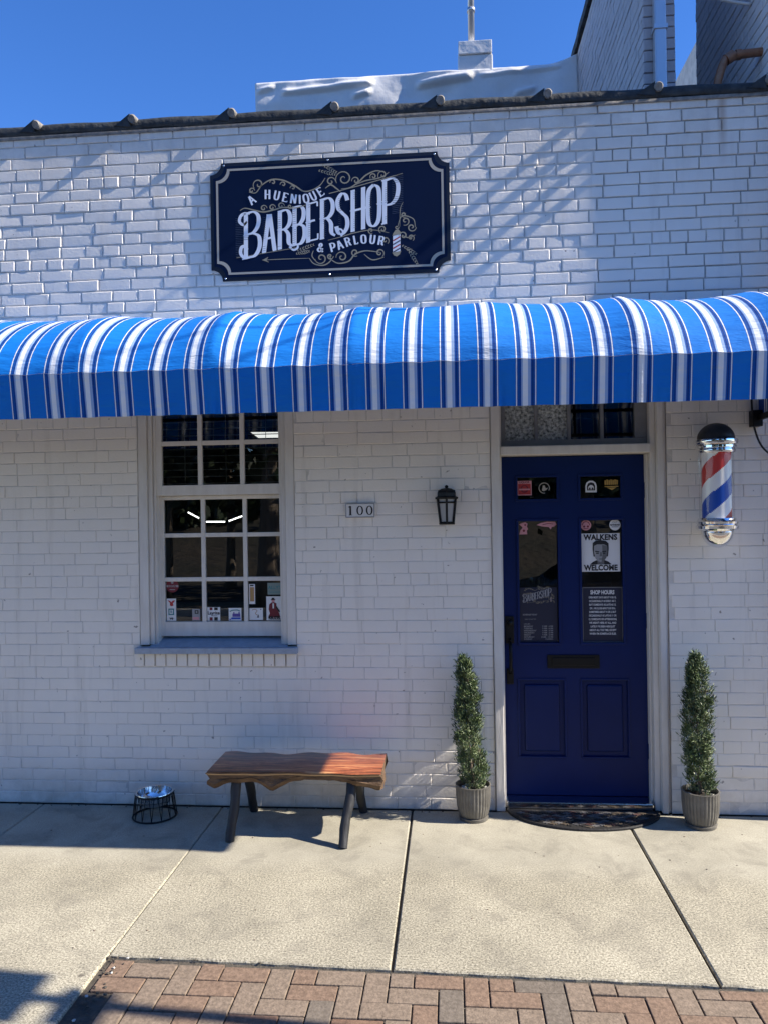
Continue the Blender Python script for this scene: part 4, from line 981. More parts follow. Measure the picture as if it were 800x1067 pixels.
# ------------------------------------------------------------------ prints on the door
YD = .1575
def sheet(name, label, cat, x0, x1, z0, z1, m, y=YD, group=None, border=None):
    t = thing(name, label, cat, ((x0 + x1) / 2, y, (z0 + z1) / 2), group)
    q = MB(); q.box(x0, x1, y - .0008, y + .0006, z0, z1, m=0)
    if border: mould_flat(q, x0, x1, z0, z1, border[0], y - .0014, border[1])
    q.build('paper', [m] + ([border[2]] if border else []), t); return t
def mould_flat(mb, a, b, c, d, wd, y, m):
    for q in ((a, b, c, c + wd), (a, b, d - wd, d), (a, a + wd, c + wd, d - wd), (b - wd, b, c + wd, d - wd)):
        mb.add([(q[0], y, q[2]), (q[1], y, q[2]), (q[1], y, q[3]), (q[0], y, q[3])], [(0, 1, 2, 3)], m)
def TD(y=YD - .0016): return lambda x, z, off: (x, y - off, z)
# WALKENS WELCOME: generic man's portrait in greys
wk = sheet('poster', 'white poster reading WALKENS WELCOME with a grey portrait on the right door pane', 'poster', .849, 1.098, 1.521, 1.772, M['white'])
q = MB()
text_mesh('WALKENS', .050, .9735, 1.745, YD - .0024, 0, q, off=.0022, sx=.90, space=1.05); text_mesh('WELCOME', .050, .9735, 1.545, YD - .0024, 0, q, off=.0022, sx=.86, space=1.04)
T_ = TD(); K = lambda pts: [(.9735 + a, 1.640 + b) for a, b in pts]
fill(q, K([(-.070, -.072), (.070, -.072), (.050, -.054), (.026, -.044), (-.026, -.044), (-.050, -.054)]), T_, 0)
fill(q, K([(-.022, -.070), (.022, -.070), (.020, -.03), (-.020, -.03)]), lambda x, z, o: T_(x, z, .0018), 2)
fill(q, K([(-.050, .070), (-.030, .084), (.0, .088), (.034, .082), (.051, .066), (.052, .03), (.046, -.02), (-.046, -.02), (-.052, .03)]), lambda x, z, o: T_(x, z, .0020), 0)
fill(q, K([(-.042, .05), (-.022, .060), (.022, .060), (.042, .05), (.044, .01), (.036, -.028), (.020, -.050), (.0, -.056), (-.020, -.050), (-.036, -.028), (-.044, .01)]), lambda x, z, o: T_(x, z, .0022), 1)
fill(q, K([(.010, .056), (.042, .05), (.044, .01), (.036, -.028), (.020, -.050), (.004, -.055), (.012, -.01)]), lambda x, z, o: T_(x, z, .0024), 2)
for sx_ in (-1, 1):
    fill(q, K([(sx_ * .008, .014), (sx_ * .034, .018), (sx_ * .036, .011), (sx_ * .010, .007)]), lambda x, z, o: T_(x, z, .0026), 0)
    fill(q, K([(sx_ * .012, .004), (sx_ * .030, .006), (sx_ * .030, -.002), (sx_ * .012, -.002)]), lambda x, z, o: T_(x, z, .0026), 0)
fill(q, K([(-.002, .01), (.006, .01), (.010, -.018), (-.008, -.018)]), lambda x, z, o: T_(x, z, .0027), 2); fill(q, K([(-.012, -.034), (.012, -.034), (.010, -.038), (-.010, -.038)]), lambda x, z, o: T_(x, z, .0028), 0)
q.build('print', [M['black'], M['grey'], M['midgrey']], wk)
# SHOP HOURS notice
sh = sheet('notice', 'dark framed SHOP HOURS notice with white capitals on the right door pane', 'notice', .850, 1.110, 1.056, 1.420, M['navy_print'], border=(.006, 1, M['midgrey']))
q = MB(); text_mesh('SHOP HOURS', .036, .980, 1.384, YD - .002, 0, q, off=.0014, sx=.70)
lines = ['OPEN MOST DAYS ABOUT 9 OR 10,', 'OCCASIONALLY AS EARLY AS 7,', 'BUT SOMEDAYS AS LATE AS 12', 'OR 1. WE CLOSE ABOUT 5:30 OR 6,', 'SOMETIMES ABOUT 4 OR 5, BUT', 'OCCASIONALLY AS LATE AS 11 OR', '12. SOMEDAYS OR AFTERNOONS,', "WE AREN'T HERE AT ALL, AND", "LATELY I'VE BEEN HERE JUST", 'ABOUT ALL THE TIME, EXCEPT', "WHEN I'M SOMEPLACE ELSE."]
for i, s in enumerate(lines): text_mesh(s, .0178, .980, 1.351 - i * .0238, YD - .002, 0, q, off=.0004, sx=.205 / (len(s) * .0113))
q.build('print', M['white'], sh)
# logo and opening times sheet (its QR code is left out)
st = sheet('opening_times', 'dark sheet with ornate BARBERSHOP lettering and opening times on the left door pane', 'notice', .441, .688, 1.058, 1.420, M['navy_print'])
q = MB()
def TL(x, y, off): return (.458 + (x - 120) * .000405, YD - .0018 - off * .5, 1.432 - (y - 90) * .000405 - .004)
sheet_logo(q, TL, 0, 1, 2, hatch=False, pole=True)
q.build('logo', [M['grey'], M['sign_gold'], M['sign_grey'], M['white'], M['red']], st); q = MB()
text_mesh('SCHEDULE TODAY', .0135, .509, 1.240, YD - .002, 0, q, off=.0003, sx=.80); q.build('heading', M['grey'], st); q = MB(); text_mesh('BOOK YOUR NEXT VISIT', .009, .512, 1.210, YD - .002, 0, q, sx=.72)
q.build('heading', M['grey'], st); q = MB()
text_mesh('HOURS', .0125, .468, 1.178, YD - .002, 0, q, 'LEFT')
q2 = MB()
for i, (a, b) in enumerate((('MONDAY', '9 AM - 6 PM'), ('TUESDAY', '9 AM - 6 PM'), ('WEDNESDAY', '9 AM - 6 PM'), ('THURSDAY', '9 AM - 6 PM'), ('FRIDAY', '9 AM - 6 PM'), ('SATURDAY', '8 AM - 12 PM'), ('SUNDAY', 'CLOSED'))):
    z = 1.163 - i * .0142; text_mesh(a, .0135, .468, z, YD - .002, 0, q, 'LEFT', off=.0002); text_mesh(b, .0135, .658, z, YD - .002, 0, q2, 'RIGHT', off=.0002)
q.build('day_column', M['grey'], st); q2.build('hour_column', M['grey'], st)
# small stickers on the door
def disc(mb, cx, cz, r, T, m, n=24, sz=1.0): fill(mb, [(cx + r * math.cos(k * 2 * PI / n), cz + r * sz * math.sin(k * 2 * PI / n)) for k in range(n)], T, m)
def flat_sticker(name, label, parts, mats, y=YD, loc=None, group=None):
    q = MB()
    for i, (kind, *a) in enumerate(parts):
        T = lambda x, z, o, i=i: (x, y - .0004 * (i + 1), z)
        if kind == 'r': x0, x1, z0, z1, m = a; fill(q, [(x0, z0), (x1, z0), (x1, z1), (x0, z1)], T, m)
        elif kind == 'd': cx, cz, r, m = a; disc(q, cx, cz, r, T, m)
        elif kind == 'p': pts, m = a; fill(q, pts, T, m)
        elif kind == 's': pts, wd, m = a; stroke(q, pts, wd, T, m)
        elif kind == 't': s, size, cx, cz, m = a[:5]; text_mesh(s, size, cx, cz, y - .0004 * (i + 1), m, q, off=a[5] if len(a) > 5 else 0, sx=a[6] if len(a) > 6 else 1)
    xs = [v[0] for v in q.v]; zs = [v[2] for v in q.v]
    return q.build(name, mats, None, label, 'sticker', group, loc=((min(xs) + max(xs)) / 2, y, (min(zs) + max(zs)) / 2))
flat_sticker('sticker', 'square red sticker with pale border in the top left door pane', [('r', .439, .533, 2.030, 2.126, 0), ('r', .445, .527, 2.036, 2.106, 1), ('t', 'LIQUOR', .018, .486, 2.116, 2, .0005), ('d', .486, 2.072, .026, 2), ('d', .486, 2.074, .017, 3), ('r', .450, .522, 2.064, 2.074, 0)], [M['pink'], M['red'], M['darkred'], M['red']])
flat_sticker('sticker', 'small round gold emblem sticker in the top left door pane', [('s', [(.615 + .034 * math.cos(t), 2.076 + .034 * math.sin(t)) for t in [k * PI * 1.7 / 20 - .5 for k in range(21)]], .005, 0), ('p', [(.600, 2.06), (.612, 2.055), (.628, 2.062), (.640, 2.078), (.625, 2.074), (.618, 2.094), (.606, 2.092)], 0)], [M['sign_tan']])
flat_sticker('sticker', 'white arched badge sticker in the top right door pane', [('p', [(.882, 2.042), (.955, 2.042), (.955, 2.085), (.948, 2.106), (.930, 2.119), (.907, 2.119), (.889, 2.106), (.882, 2.085)], 0), ('p', [(.892, 2.055), (.945, 2.055), (.945, 2.085), (.937, 2.102), (.918, 2.109), (.900, 2.102), (.892, 2.085)], 1), ('p', [(.900, 2.062), (.937, 2.062), (.937, 2.078), (.925, 2.090), (.912, 2.090), (.900, 2.078)], 0), ('d', .910, 2.068, .006, 1), ('d', .928, 2.068, .006, 1)], [M['white'], M['black']])
flat_sticker('sticker', 'gold lettered emblem sticker with tall bars in the top right door pane', [('r', 1.006 + k * .0125, 1.0155 + k * .0125, 2.090, 2.120 + (.004 if k % 2 else 0), 0) for k in range(7)] + [('r', 1.006, 1.094, 2.076, 2.082, 0), ('p', [(1.018, 2.072), (1.082, 2.072), (1.066, 2.063), (1.052, 2.054), (1.036, 2.063)], 0)], [M['gold']])
flat_sticker('sticker', 'round pink sticker at the top left corner of the right door pane', [('d', .882, 1.826, .034, 0), ('s', [(.882 + .024 * math.cos(t), 1.826 + .024 * math.sin(t)) for t in [k * PI / 12 for k in range(13)]], .005, 1), ('d', .870, 1.818, .007, 1), ('d', .894, 1.818, .007, 1), ('r', .866, .898, 1.802, 1.806, 1)], [M['pink'], M['darkred']])
flat_sticker('sticker', 'round white sticker at the top right corner of the right door pane', [('d', 1.068, 1.826, .036, 0), ('t', 'CUT', .016, 1.068, 1.842, 1), ('t', 'BARBERS', .015, 1.068, 1.826, 1, .0004), ('r', 1.046, 1.090, 1.812, 1.815, 1), ('d', 1.042, 1.826, .004, 1), ('d', 1.094, 1.826, .004, 1)], [M['white'], M['black']])
flat_sticker('sticker', 'ragged pink sticker at the top left corner of the left door pane', [('p', [(.448, 1.772), (.500, 1.772), (.497, 1.796), (.506, 1.806), (.498, 1.824), (.503, 1.842), (.488, 1.852), (.470, 1.848), (.448, 1.838), (.462, 1.826), (.470, 1.816), (.456, 1.800)], 0), ('d', .478, 1.796, .008, 1), ('d', .487, 1.834, .006, 1)], [M['pink'], M['darkred']])
flat_sticker('sticker', 'wide pale pink sticker along the top edge of the left door pane', [('p', [(.560, 1.832), (.590, 1.846), (.630, 1.854), (.680, 1.852), (.692, 1.836), (.678, 1.822), (.660, 1.818), (.654, 1.802), (.640, 1.818), (.600, 1.822)], 0), ('s', [(.60, 1.834), (.64, 1.842), (.67, 1.838)], .004, 1)], [M['pink'], M['darkred']])
# ------------------------------------------------------------------ stickers in the window
YW = .1095; G = None
flat_sticker('sticker', 'round dark red label above the tall sticker in the lower left window pane', [('d', -1.896, 1.452, .044, 0), ('r', -1.938, -1.854, 1.444, 1.458, 1), ('t', 'LOCAL', .018, -1.896, 1.451, 0, .0006), ('d', -1.896, 1.476, .009, 1), ('r', -1.915, -1.877, 1.425, 1.43, 1)], [M['darkred'], M['grey']], YW)
flat_sticker('sticker', 'tall white sticker with red flower and teal square in the lower left window pane', [('r', -1.938, -1.872, 1.214, 1.366, 0), ('p', [(-1.932, 1.356), (-1.912, 1.350), (-1.905, 1.340), (-1.898, 1.350), (-1.880, 1.356), (-1.884, 1.342), (-1.894, 1.336), (-1.890, 1.318), (-1.905, 1.314), (-1.916, 1.320), (-1.914, 1.336)], 1), ('r', -1.926, -1.886, 1.254, 1.298, 2), ('r', -1.918, -1.894, 1.262, 1.290, 0), ('t', 'B', .024, -1.906, 1.276, 2, .0006), ('t', 've', .028, -1.905, 1.232, 3, .0008)], [M['white'], M['red'], M['teal'], M['black']], YW)
flat_sticker('sticker', 'small pale sticker with black square logo at the right of the lower left window pane', [('r', -1.760, -1.705, 1.216, 1.294, 0), ('r', -1.742, -1.716, 1.262, 1.286, 1), ('d', -1.729, 1.274, .007, 0), ('r', -1.756, -1.712, 1.222, 1.240, 2)], [M['grey'], M['black'], M['pink']], YW)
flat_sticker('sticker', 'square pale sticker with script name and dark corner bars in the lower middle pane', [('r', -1.655, -1.565, 1.214, 1.306, 0), ('r', -1.638, -1.618, 1.286, 1.304, 1), ('r', -1.606, -1.582, 1.286, 1.304, 2), ('r', -1.638, -1.618, 1.216, 1.238, 1), ('r', -1.606, -1.582, 1.216, 1.238, 2), ('t', 'Layrite', .030, -1.610, 1.266, 2, .0008), ('t', 'SUPERIOR', .010, -1.606, 1.248, 2)], [M['white'], M['darkred'], M['black']], YW)
flat_sticker('sticker', 'square white sticker with purple building drawing in the lower middle pane', [('r', -1.506, -1.418, 1.214, 1.300, 0), ('r', -1.480, -1.426, 1.240, 1.262, 1), ('r', -1.474, -1.466, 1.262, 1.272, 1), ('r', -1.438, -1.430, 1.262, 1.274, 1), ('p', [(-1.492, 1.224), (-1.424, 1.224), (-1.424, 1.236), (-1.486, 1.236)], 2), ('s', [(-1.498, 1.276), (-1.482, 1.284), (-1.462, 1.286), (-1.444, 1.286), (-1.428, 1.280)], .006, 3), ('d', -1.496, 1.222, .005, 1)], [M['white'], M['purple'], M['blue'], M['teal']], YW)
flat_sticker('sticker', 'tall narrow tan sticker with pale border in the lower right window pane', [('r', -1.363, -1.322, 1.326, 1.461, 0), ('r', -1.357, -1.328, 1.344, 1.440, 1), ('r', -1.356, -1.331, 1.447, 1.456, 2), ('s', [(-1.343, 1.35), (-1.343, 1.43)], .006, 3)], [M['white'], M['orange'], M['black'], M['gold']], YW)
flat_sticker('sticker', 'landscape white sticker with faint tan scribble in the lower right window pane', [('r', -1.363, -1.270, 1.218, 1.299, 0), ('s', catmull([(-1.345, 1.285), (-1.325, 1.290), (-1.310, 1.280), (-1.322, 1.262), (-1.305, 1.25)], 5), .004, 1), ('p', [(-1.312, 1.234), (-1.296, 1.234), (-1.300, 1.256), (-1.306, 1.250)], 2), ('d', -1.284, 1.290, .004, 2)], [M['white'], M['orange'], M['midgrey']], YW)
flat_sticker('sticker', 'white sticker with a figure in a dark red coat in the lower right window pane', [('r', -1.246, -1.130, 1.216, 1.377, 0), ('p', [(-1.236, 1.234), (-1.150, 1.234), (-1.158, 1.262), (-1.176, 1.300), (-1.176, 1.330), (-1.192, 1.338), (-1.212, 1.336), (-1.226, 1.322), (-1.230, 1.290), (-1.222, 1.262)], 1), ('d', -1.199, 1.347, .011, 2), ('r', -1.214, -1.184, 1.352, 1.358, 3), ('r', -1.208, -1.190, 1.358, 1.368, 3), ('p', [(-1.178, 1.316), (-1.152, 1.276), (-1.158, 1.268), (-1.182, 1.300)], 3), ('r', -1.203, -1.193, 1.296, 1.330, 0), ('t', 'REUZEL', .030, -1.190, 1.232, 3, .0015, .80)], [M['white'], M['darkred'], M['pink'], M['black']], YW)
flat_sticker('sticker', 'pale green rectangular sign reading ALLYS above the red coat sticker', [('r', -1.236, -1.134, 1.389, 1.468, 0), ('t', "ALLY'S", .032, -1.186, 1.436, 1, .0006), ('r', -1.226, -1.146, 1.404, 1.408, 1)], [mat('pale_green_print', (0.20, 0.26, 0.24), .5), M['teal']], YW)

# ------------------------------------------------------------------ bench
bn = thing('bench', 'live edge red cedar slab bench on four dark log legs under the window', 'bench', (-.94, -.31, 0))
def bench_slab():
    rb = random.Random(4); n = 56; mb = MB(); X0, X1 = -1.470, -.430
    fy = lambda s: -.512 - .005 * math.sin(s * 9) - .004 * math.sin(s * 23 + 1)
    by = lambda s: -.135 + .018 * math.sin(s * 11 + .6) + .012 * math.sin(s * 27) + .02 * (1 if s > .85 else 0) * (s - .85) / .15
    bot = catmull([(0, .31), (.04, .288), (.10, .318), (.2, .322), (.26, .335), (.33, .30), (.375, .276), (.42, .300), (.50, .335), (.62, .348), (.75, .340), (.88, .315), (1.0, .290)], 10)
    def bz(s):
        for a, b in zip(bot[:-1], bot[1:]):
            if a[0] <= s <= b[0]: return a[1] + (b[1] - a[1]) * (s - a[0]) / max(1e-6, b[0] - a[0])
        return bot[-1][1]
    V = []; ns = 0
    for i in range(n + 1):
        s = i / n; x = X0 + (X1 - X0) * s; f_, b_, z_ = fy(s), by(s), bz(s)
        sk = .008 * mnoise.noise(Vector((s * 14, 0, 1))); sk2 = .010 * mnoise.noise(Vector((s * 18, 3, 1)))
        tz = .402 + .004 * mnoise.noise(Vector((s * 5, 1, 8)))
        dxl = -.03 * (1 - s) * 0
        ring = [(f_, tz - .004), (f_ + .010, tz), ((f_ + b_) / 2, tz + .001), (b_ - .010, tz), (b_, tz - .006), (b_ - .015 + sk, tz - .05), (b_ - .05, z_ + .02), (b_ - .12, z_ + .008 + sk), ((f_ + b_) / 2, z_ + .012), (f_ + .075, z_ + sk2 * .5), (f_ + .030 + sk, z_ + .004 + sk2), (f_ + .006 + sk2, z_ + .035), (f_ + .014 + sk, tz - .048), (f_ + .003, tz - .020), (f_ + .001, tz - .012)]
        ns = len(ring); V += [(x + (.012 * math.sin(k * 1.7) if i in (0, n) and k > 4 else 0), y, z) for k, (y, z) in enumerate(ring)]
    for i in range(n):
        for k in range(ns):
            k2 = (k + 1) % ns
            m_ = 0 if k in (0, 1, 2, 3) else (2 if k in (13,) else 1)
            mb.add([], [], 0); mb.f.append((i * ns + k, i * ns + k2, (i + 1) * ns + k2, (i + 1) * ns + k)); mb.mi.append(m_); mb.sm.append(True)
    mb.v = V
    for base, rev in ((0, 1), (n * ns, 0)):
        idx = [base + k for k in range(ns)]; mb.f.append(tuple(reversed(idx)) if rev else tuple(idx)); mb.mi.append(1); mb.sm.append(False)
    return mb
auto_smooth(fix_normals(bench_slab().build('seat', [M['bench_top'], M['bench_bark'], M['bench_sapwood']], bn)), 45)
for (fx, fy_, tx, ty) in ((-1.326, -.547, -1.305, -.43), (-.652, -.603, -.605, -.43), (-1.300, -.072, -1.325, -.20), (-.592, -.058, -.612, -.20)):
    q = MB(); q.smooth = True
    P = [(fx + (tx - fx) * t + .004 * math.sin(t * 9 + fx * 7), fy_ + (ty - fy_) * t + .003 * math.sin(t * 7), .0 + .36 * t) for t in [k / 8 for k in range(9)]]
    q.tube(P, [.0275 + .004 * t / 8 + .0015 * math.sin(t * 2.3 + fx * 5) for t in range(9)], 12); auto_smooth(q.build('leg', M['leg_wood'], bn), 50)

# ------------------------------------------------------------------ dog bowl on wire stand
BX, BY = -1.925, -.185
ws = thing('bowl_stand', 'low black wire stand holding a steel bowl left of the bench', 'stand', (BX, BY, 0))
q = MB(); q.smooth = True
circ = lambda r, z, n=36: [(BX + r * math.cos(k * 2 * PI / n), BY + r * math.sin(k * 2 * PI / n), z) for k in range(n + 1)]
q.tube(circ(.137, .006), .0055, 8, caps=False); q.tube(circ(.119, .150), .0050, 8, caps=False); q.build('hoop', M['black_metal'], ws)
q = MB(); q.smooth = True
for k in range(14):
    a0 = k * 2 * PI / 14; a1 = a0 + .13; a2 = a0 - .13
    for aa in (a1, a2): q.tube([(BX + .137 * math.cos(a0), BY + .137 * math.sin(a0), .006), (BX + .119 * math.cos(aa), BY + .119 * math.sin(aa), .150)], .0024, 6)
q.build('wire', M['black_metal'], ws)
q = MB(); q.smooth = True
q.lathe([(.001, .082), (.070, .083), (.090, .092), (.102, .125), (.108, .158), (.121, .162), (.122, .158), (.111, .152), (.105, .124), (.093, .088), (.070, .076), (.001, .075)][::-1], (BX, BY, 0), 40, closed=True)
auto_smooth(fix_normals(q.build('dog_bowl', M['steel'], None, 'round stainless steel dog bowl set in the black wire stand', 'bowl', loc=(BX, BY, .088))), 50)

# ------------------------------------------------------------------ potted conifers
def potted(name, label, cx, cy, prof, lean, seed, n, rh):
    rnd = random.Random(seed); t = thing(name, label, 'potted plant', (cx, cy, 0), 'potted conifers either side of the door')
    q = MB(); q.smooth = True; q.lathe([(.070, .0), (.090, .002), (.094, .020), (.086, .022)], (cx, cy, 0), 40); auto_smooth(q.build('saucer', M['ceramic'], t))
    q = MB(); NR = 30
    rib = lambda k, nn, i: (1.0 if i in (0, 1, 6, 7, 8) else 1 - .045 * (1 if (k % 5) in (0,) else (.35 if (k % 5) in (1, 4) else 0)))
    q.lathe([(.060, .018), (.080, .020), (.092, .034), (.104, .085), (.109, .15), (.110, .205), (.111, .216), (.103, .218), (.098, .196), (.096, .10)], (cx, cy, 0), NR * 5, rib=rib, closed=True); auto_smooth(q.build('pot', M['ceramic'], t), 30)
    q = MB(); vs = [(cx, cy, .195)] + [(cx + .099 * math.cos(k * 2 * PI / 24), cy + .099 * math.sin(k * 2 * PI / 24), .188) for k in range(24)]
    q.add(vs, [(0, 1 + k, 1 + (k + 1) % 24) for k in range(24)])
    for k in range(16):
        a, r = rnd.uniform(0, 2 * PI), rnd.uniform(.05, .09); bm = bmesh.new(); bmesh.ops.create_icosphere(bm, subdivisions=1, radius=rnd.uniform(.008, .015))
        for v in bm.verts: v.co = Vector((v.co.x * 1.3 + cx + r * math.cos(a), v.co.y + cy + r * math.sin(a), v.co.z * .7 + .195))
        q.bm(bm, 1)
    q.build('soil', [M['soil'], M['pebble']], t)
    H = prof[-1][0]; z0 = .20
    def axis(z): s = z / H; return (cx + lean * s + .006 * math.sin(s * 7 + seed), cy + .004 * math.sin(s * 5))
    def rad(z):
        for a, b in zip(prof[:-1], prof[1:]):
            if a[0] <= z <= b[0]: return a[1] + (b[1] - a[1]) * (z - a[0]) / (b[0] - a[0])
        return prof[-1][1]
    q = MB(); q.smooth = True
    q.tube([(*axis(z), z0 - .03 + z) for z in [H * k / 10 for k in range(10)]], [.011 - .001 * k for k in range(10)], 8, m=0)
    for k in range(90):
        z = rnd.uniform(.02, H * .95); a = rnd.uniform(0, 2 * PI); ax = axis(z); r = rad(z) * rnd.uniform(.5, .85)
        q.tube([(ax[0], ax[1], z0 + z - .03), (ax[0] + r * math.cos(a), ax[1] + r * math.sin(a), z0 + z + r * .5)], [.003, .001], 5)
    q.build('trunk', M['bark'], t)
    # sprays: short upswept fronds of narrow scale-leaf blades, clumped, with gaps
    q = MB(); clumps = []
    for k in range(rh):
        z = H * (rnd.random() ** .92); a = rnd.uniform(0, 2 * PI); ax = axis(z)
        rr_ = rad(z) * (0.48 + .66 * rnd.random()) * (1 + .42 * mnoise.noise(Vector((math.cos(a) * 1.6, math.sin(a) * 1.6, z * 7 + seed))))
        clumps.append((Vector((ax[0] + rr_ * math.cos(a) * .75, ax[1] + rr_ * math.sin(a) * .75, z0 + z)), a, rr_, rnd.random()))
    for c, a, rr_, tone in clumps:
        for j in range(n):
            d = Vector((math.cos(a + rnd.gauss(0, .7)), math.sin(a + rnd.gauss(0, .7)), rnd.uniform(.5, 2.2))).normalized()
            L_ = rnd.uniform(.018, .046); wv = rnd.uniform(.0018, .0038)
            p0 = c + Vector((rnd.gauss(0, .011), rnd.gauss(0, .011), rnd.gauss(0, .014)))
            sdv = d.cross(Vector((rnd.gauss(0, 1), rnd.gauss(0, 1), rnd.gauss(0, 1)))).normalized()
            tip = p0 + d * L_; mid = p0 + d * L_ * .5
            m_ = 2 if (tone > .80 and rnd.random() < .7) or rnd.random() < .06 else (1 if tone < .42 else 0)
            q.add([p0, mid + sdv * wv, tip, mid - sdv * wv], [(0, 1, 2, 3)], m_)
            if rnd.random() < .55:
                for sgn in (1, -1):
                    s2 = mid + (d * .5 + sdv * sgn).normalized() * L_ * .5; pr = d.cross(sdv) * wv * .8
                    q.add([mid, (mid + s2) / 2 + pr, s2, (mid + s2) / 2 - pr], [(0, 1, 2, 3)], m_)
    q.build('foliage', [M['leaf_a'], M['leaf_b'], M['leaf_c']], t)
    return t
potted('potted_conifer', 'leaning conical evergreen in a ribbed grey pot left of the navy door', .112, -.128, [(0, .070), (.06, .095), (.22, .100), (.40, .084), (.58, .062), (.70, .048), (.76, .030), (.79, .008)], -.045, 21, 22, 360)
potted('potted_conifer', 'upright columnar evergreen in a ribbed grey pot right of the navy door', 1.482, -.175, [(0, .055), (.07, .080), (.22, .094), (.42, .090), (.60, .080), (.70, .058), (.77, .036), (.825, .006)], -.02, 34, 22, 370)

# ------------------------------------------------------------------ door mat
dm = thing('doormat', 'half round black rubber doormat with rust and tan tile pattern at the navy door', 'doormat', (.805, -.05, 0))
MXc, MYc, MA, MBd = .806, .012, .478, .315
def half(a, b, n=40): return [(MXc + a * math.cos(PI + PI * k / n), MYc + b * math.sin(PI + PI * k / n)) for k in range(n + 1)]
q = MB(); P = half(MA, MBd); nn = len(P)
q.add([(x, y, .008) for x, y in P] + [(x, y, .001) for x, y in P], [tuple(range(nn))] + [(i, i + nn, (i + 1) % nn + nn, (i + 1) % nn) for i in range(nn)])
fix_normals(q.build('base', M['rubber'], dm))
q = MB(); q.smooth = True; q.tube([(x, y, .008) for x, y in half(MA - .008, MBd - .008)], .009, 8); q.build('rim', M['rubber'], dm)
q = MB(); rm_ = random.Random(6); du = .036
for i in range(-12, 13):
    for j in range(-16, 17):
        c = Vector((MXc + (i + j) * du, MYc - .155 + (i - j) * du * .52))
        P = [(c.x - du * .86, c.y), (c.x, c.y - du * .44), (c.x + du * .86, c.y), (c.x, c.y + du * .44)]
        if all(((x - MXc) / (MA - .03)) ** 2 + ((y - MYc) / (MBd - .03)) ** 2 < 1 and y < MYc - .012 for x, y in P):
            e = rm_.random(); m_ = 0 if e < .22 else 1 if e < .42 else 2 if e < .8 else 3
            # each diamond is three slim bars, as in a woven tile
            for (t0, t1) in ((.08, .40), (.58, .90)):
                a, b, c_, d = [Vector(p) for p in P]
                if (i + j) % 2: a, b, c_, d = b, c_, d, a
                s0, s1 = a + (d - a) * t0, a + (d - a) * t1; e0, e1 = b + (c_ - b) * t0, b + (c_ - b) * t1
                q.add([(s0.x, s0.y, .0125), (e0.x, e0.y, .0125), (e1.x, e1.y, .0125), (s1.x, s1.y, .0125), (s0.x, s0.y, .007), (e0.x, e0.y, .007), (e1.x, e1.y, .007), (s1.x, s1.y, .007)], [(0, 1, 2, 3), (0, 4, 5, 1), (1, 5, 6, 2), (2, 6, 7, 3), (3, 7, 4, 0)], m_)
fix_normals(q.build('tile_pattern', [M['mat_rust'], M['mat_tan'], M['mat_grey'], M['rubber']], dm))

# ------------------------------------------------------------------ neighbours above and beside the roof
pw = thing('party_wall', 'tall thin grey brick wall with downspout rising behind the shop roof', 'wall', (1.46, 1.8, 4.4))
q = MB()
rows = brick_rows(2.84, 5.74, 4.4, 6.62, [], seed=31)
parA = lambda x, z: (.008, .0012, .0025, 0, 1)
brick_mesh(q, rows, lambda u, d, v: (1.36 + d, 6.14 - u, v), parA, 5, 0)      # left face, receding from the street
q.box(1.369, 1.575, .42, 3.3, 4.4, 6.60, m=1)
rows = brick_rows(1.36, 1.575, 4.4, 6.62, [], seed=32); brick_mesh(q, rows, lambda u, d, v: (u, .40 + d, v), parA, 6, 0)
q.build('brickwork', [M['grey_brick'], M['grey_mortar']], pw)
q = MB()
NC = 40; vs = []
for i in range(NC + 1):
    y = .36 + 2.96 * i / NC; e = .012 * mnoise.noise(Vector((y * 4, 0, 0)))
    for (x, z) in ((1.325, 6.60), (1.32, 6.67 + e), (1.46, 6.70 + e), (1.61, 6.67), (1.61, 6.60)): vs.append((x + e, y, z))
q.add(vs, [(i * 5 + k, (i + 1) * 5 + k, (i + 1) * 5 + (k + 1) % 5, i * 5 + (k + 1) % 5) for i in range(NC) for k in range(5)] + [(0, 1, 2, 3, 4), tuple(NC * 5 + k for k in range(4, -1, -1))]); q.build('coping', M['flashing'], pw)
q = MB(); q.box(1.415, 1.490, .305, .380, 4.55, 6.6, bev=.010); q.box(1.408, 1.497, .298, .385, 5.15, 5.18); q.build('downspout', M['pipe'], pw)
nb = thing('neighbour_building', 'taller grey painted brick building beside the shop at the right edge', 'building', (5, 1, 0))
q = MB()
NX0, NYF, NH = 2.10, -.092, 8.6
rows = brick_rows(-1.64, .11, 4.4, NH, [], seed=41); brick_mesh(q, rows, lambda u, d, v: (NX0 + d, -u, v), parA, 7, 0)
q.box(NX0 + .012, 8, NYF, 1.63, 0, NH, m=1)
rows = brick_rows(NX0, 3.6, 0, NH, [], seed=42); brick_mesh(q, rows, lambda u, d, v: (u, NYF - .012 + d, v), parA, 8, 0)
q.box(3.6, 8, 1.63, 8, 0, NH, m=1)
M['pale_brick'] = mat('pale_grey_painted_brick', (0.74, 0.72, 0.73), 0.75, vary=0.08, vscale=2, bump=0.3)
q.build('brickwork', [M['pale_brick'], M['mortar_paint']], nb)
q = MB(); q.box(NX0 - .06, 8.05, NYF - .10, 1.7, NH, NH + .14, bev=.02); q.build('coping', M['kerb'], nb)
q = MB(); q.box(2.24, 2.34, NYF - .20, NYF - .014, 2.28, 4.30, bev=.01); q.build('shade_block', M['trim'], nb)  # unseen block added to the front to throw shade along the shop wall
for z in (5.03, 5.17, 5.33, 5.47):  # unseen bars added to cast slanting shadow streaks on the upper shop wall
    q = MB(); q.box(2.24, 2.28, NYF - .19, NYF - .014, z, z + .03 + .03 * ((z * 7) % 1), bev=.006); q.build('shade_bar', M['trim'], nb)
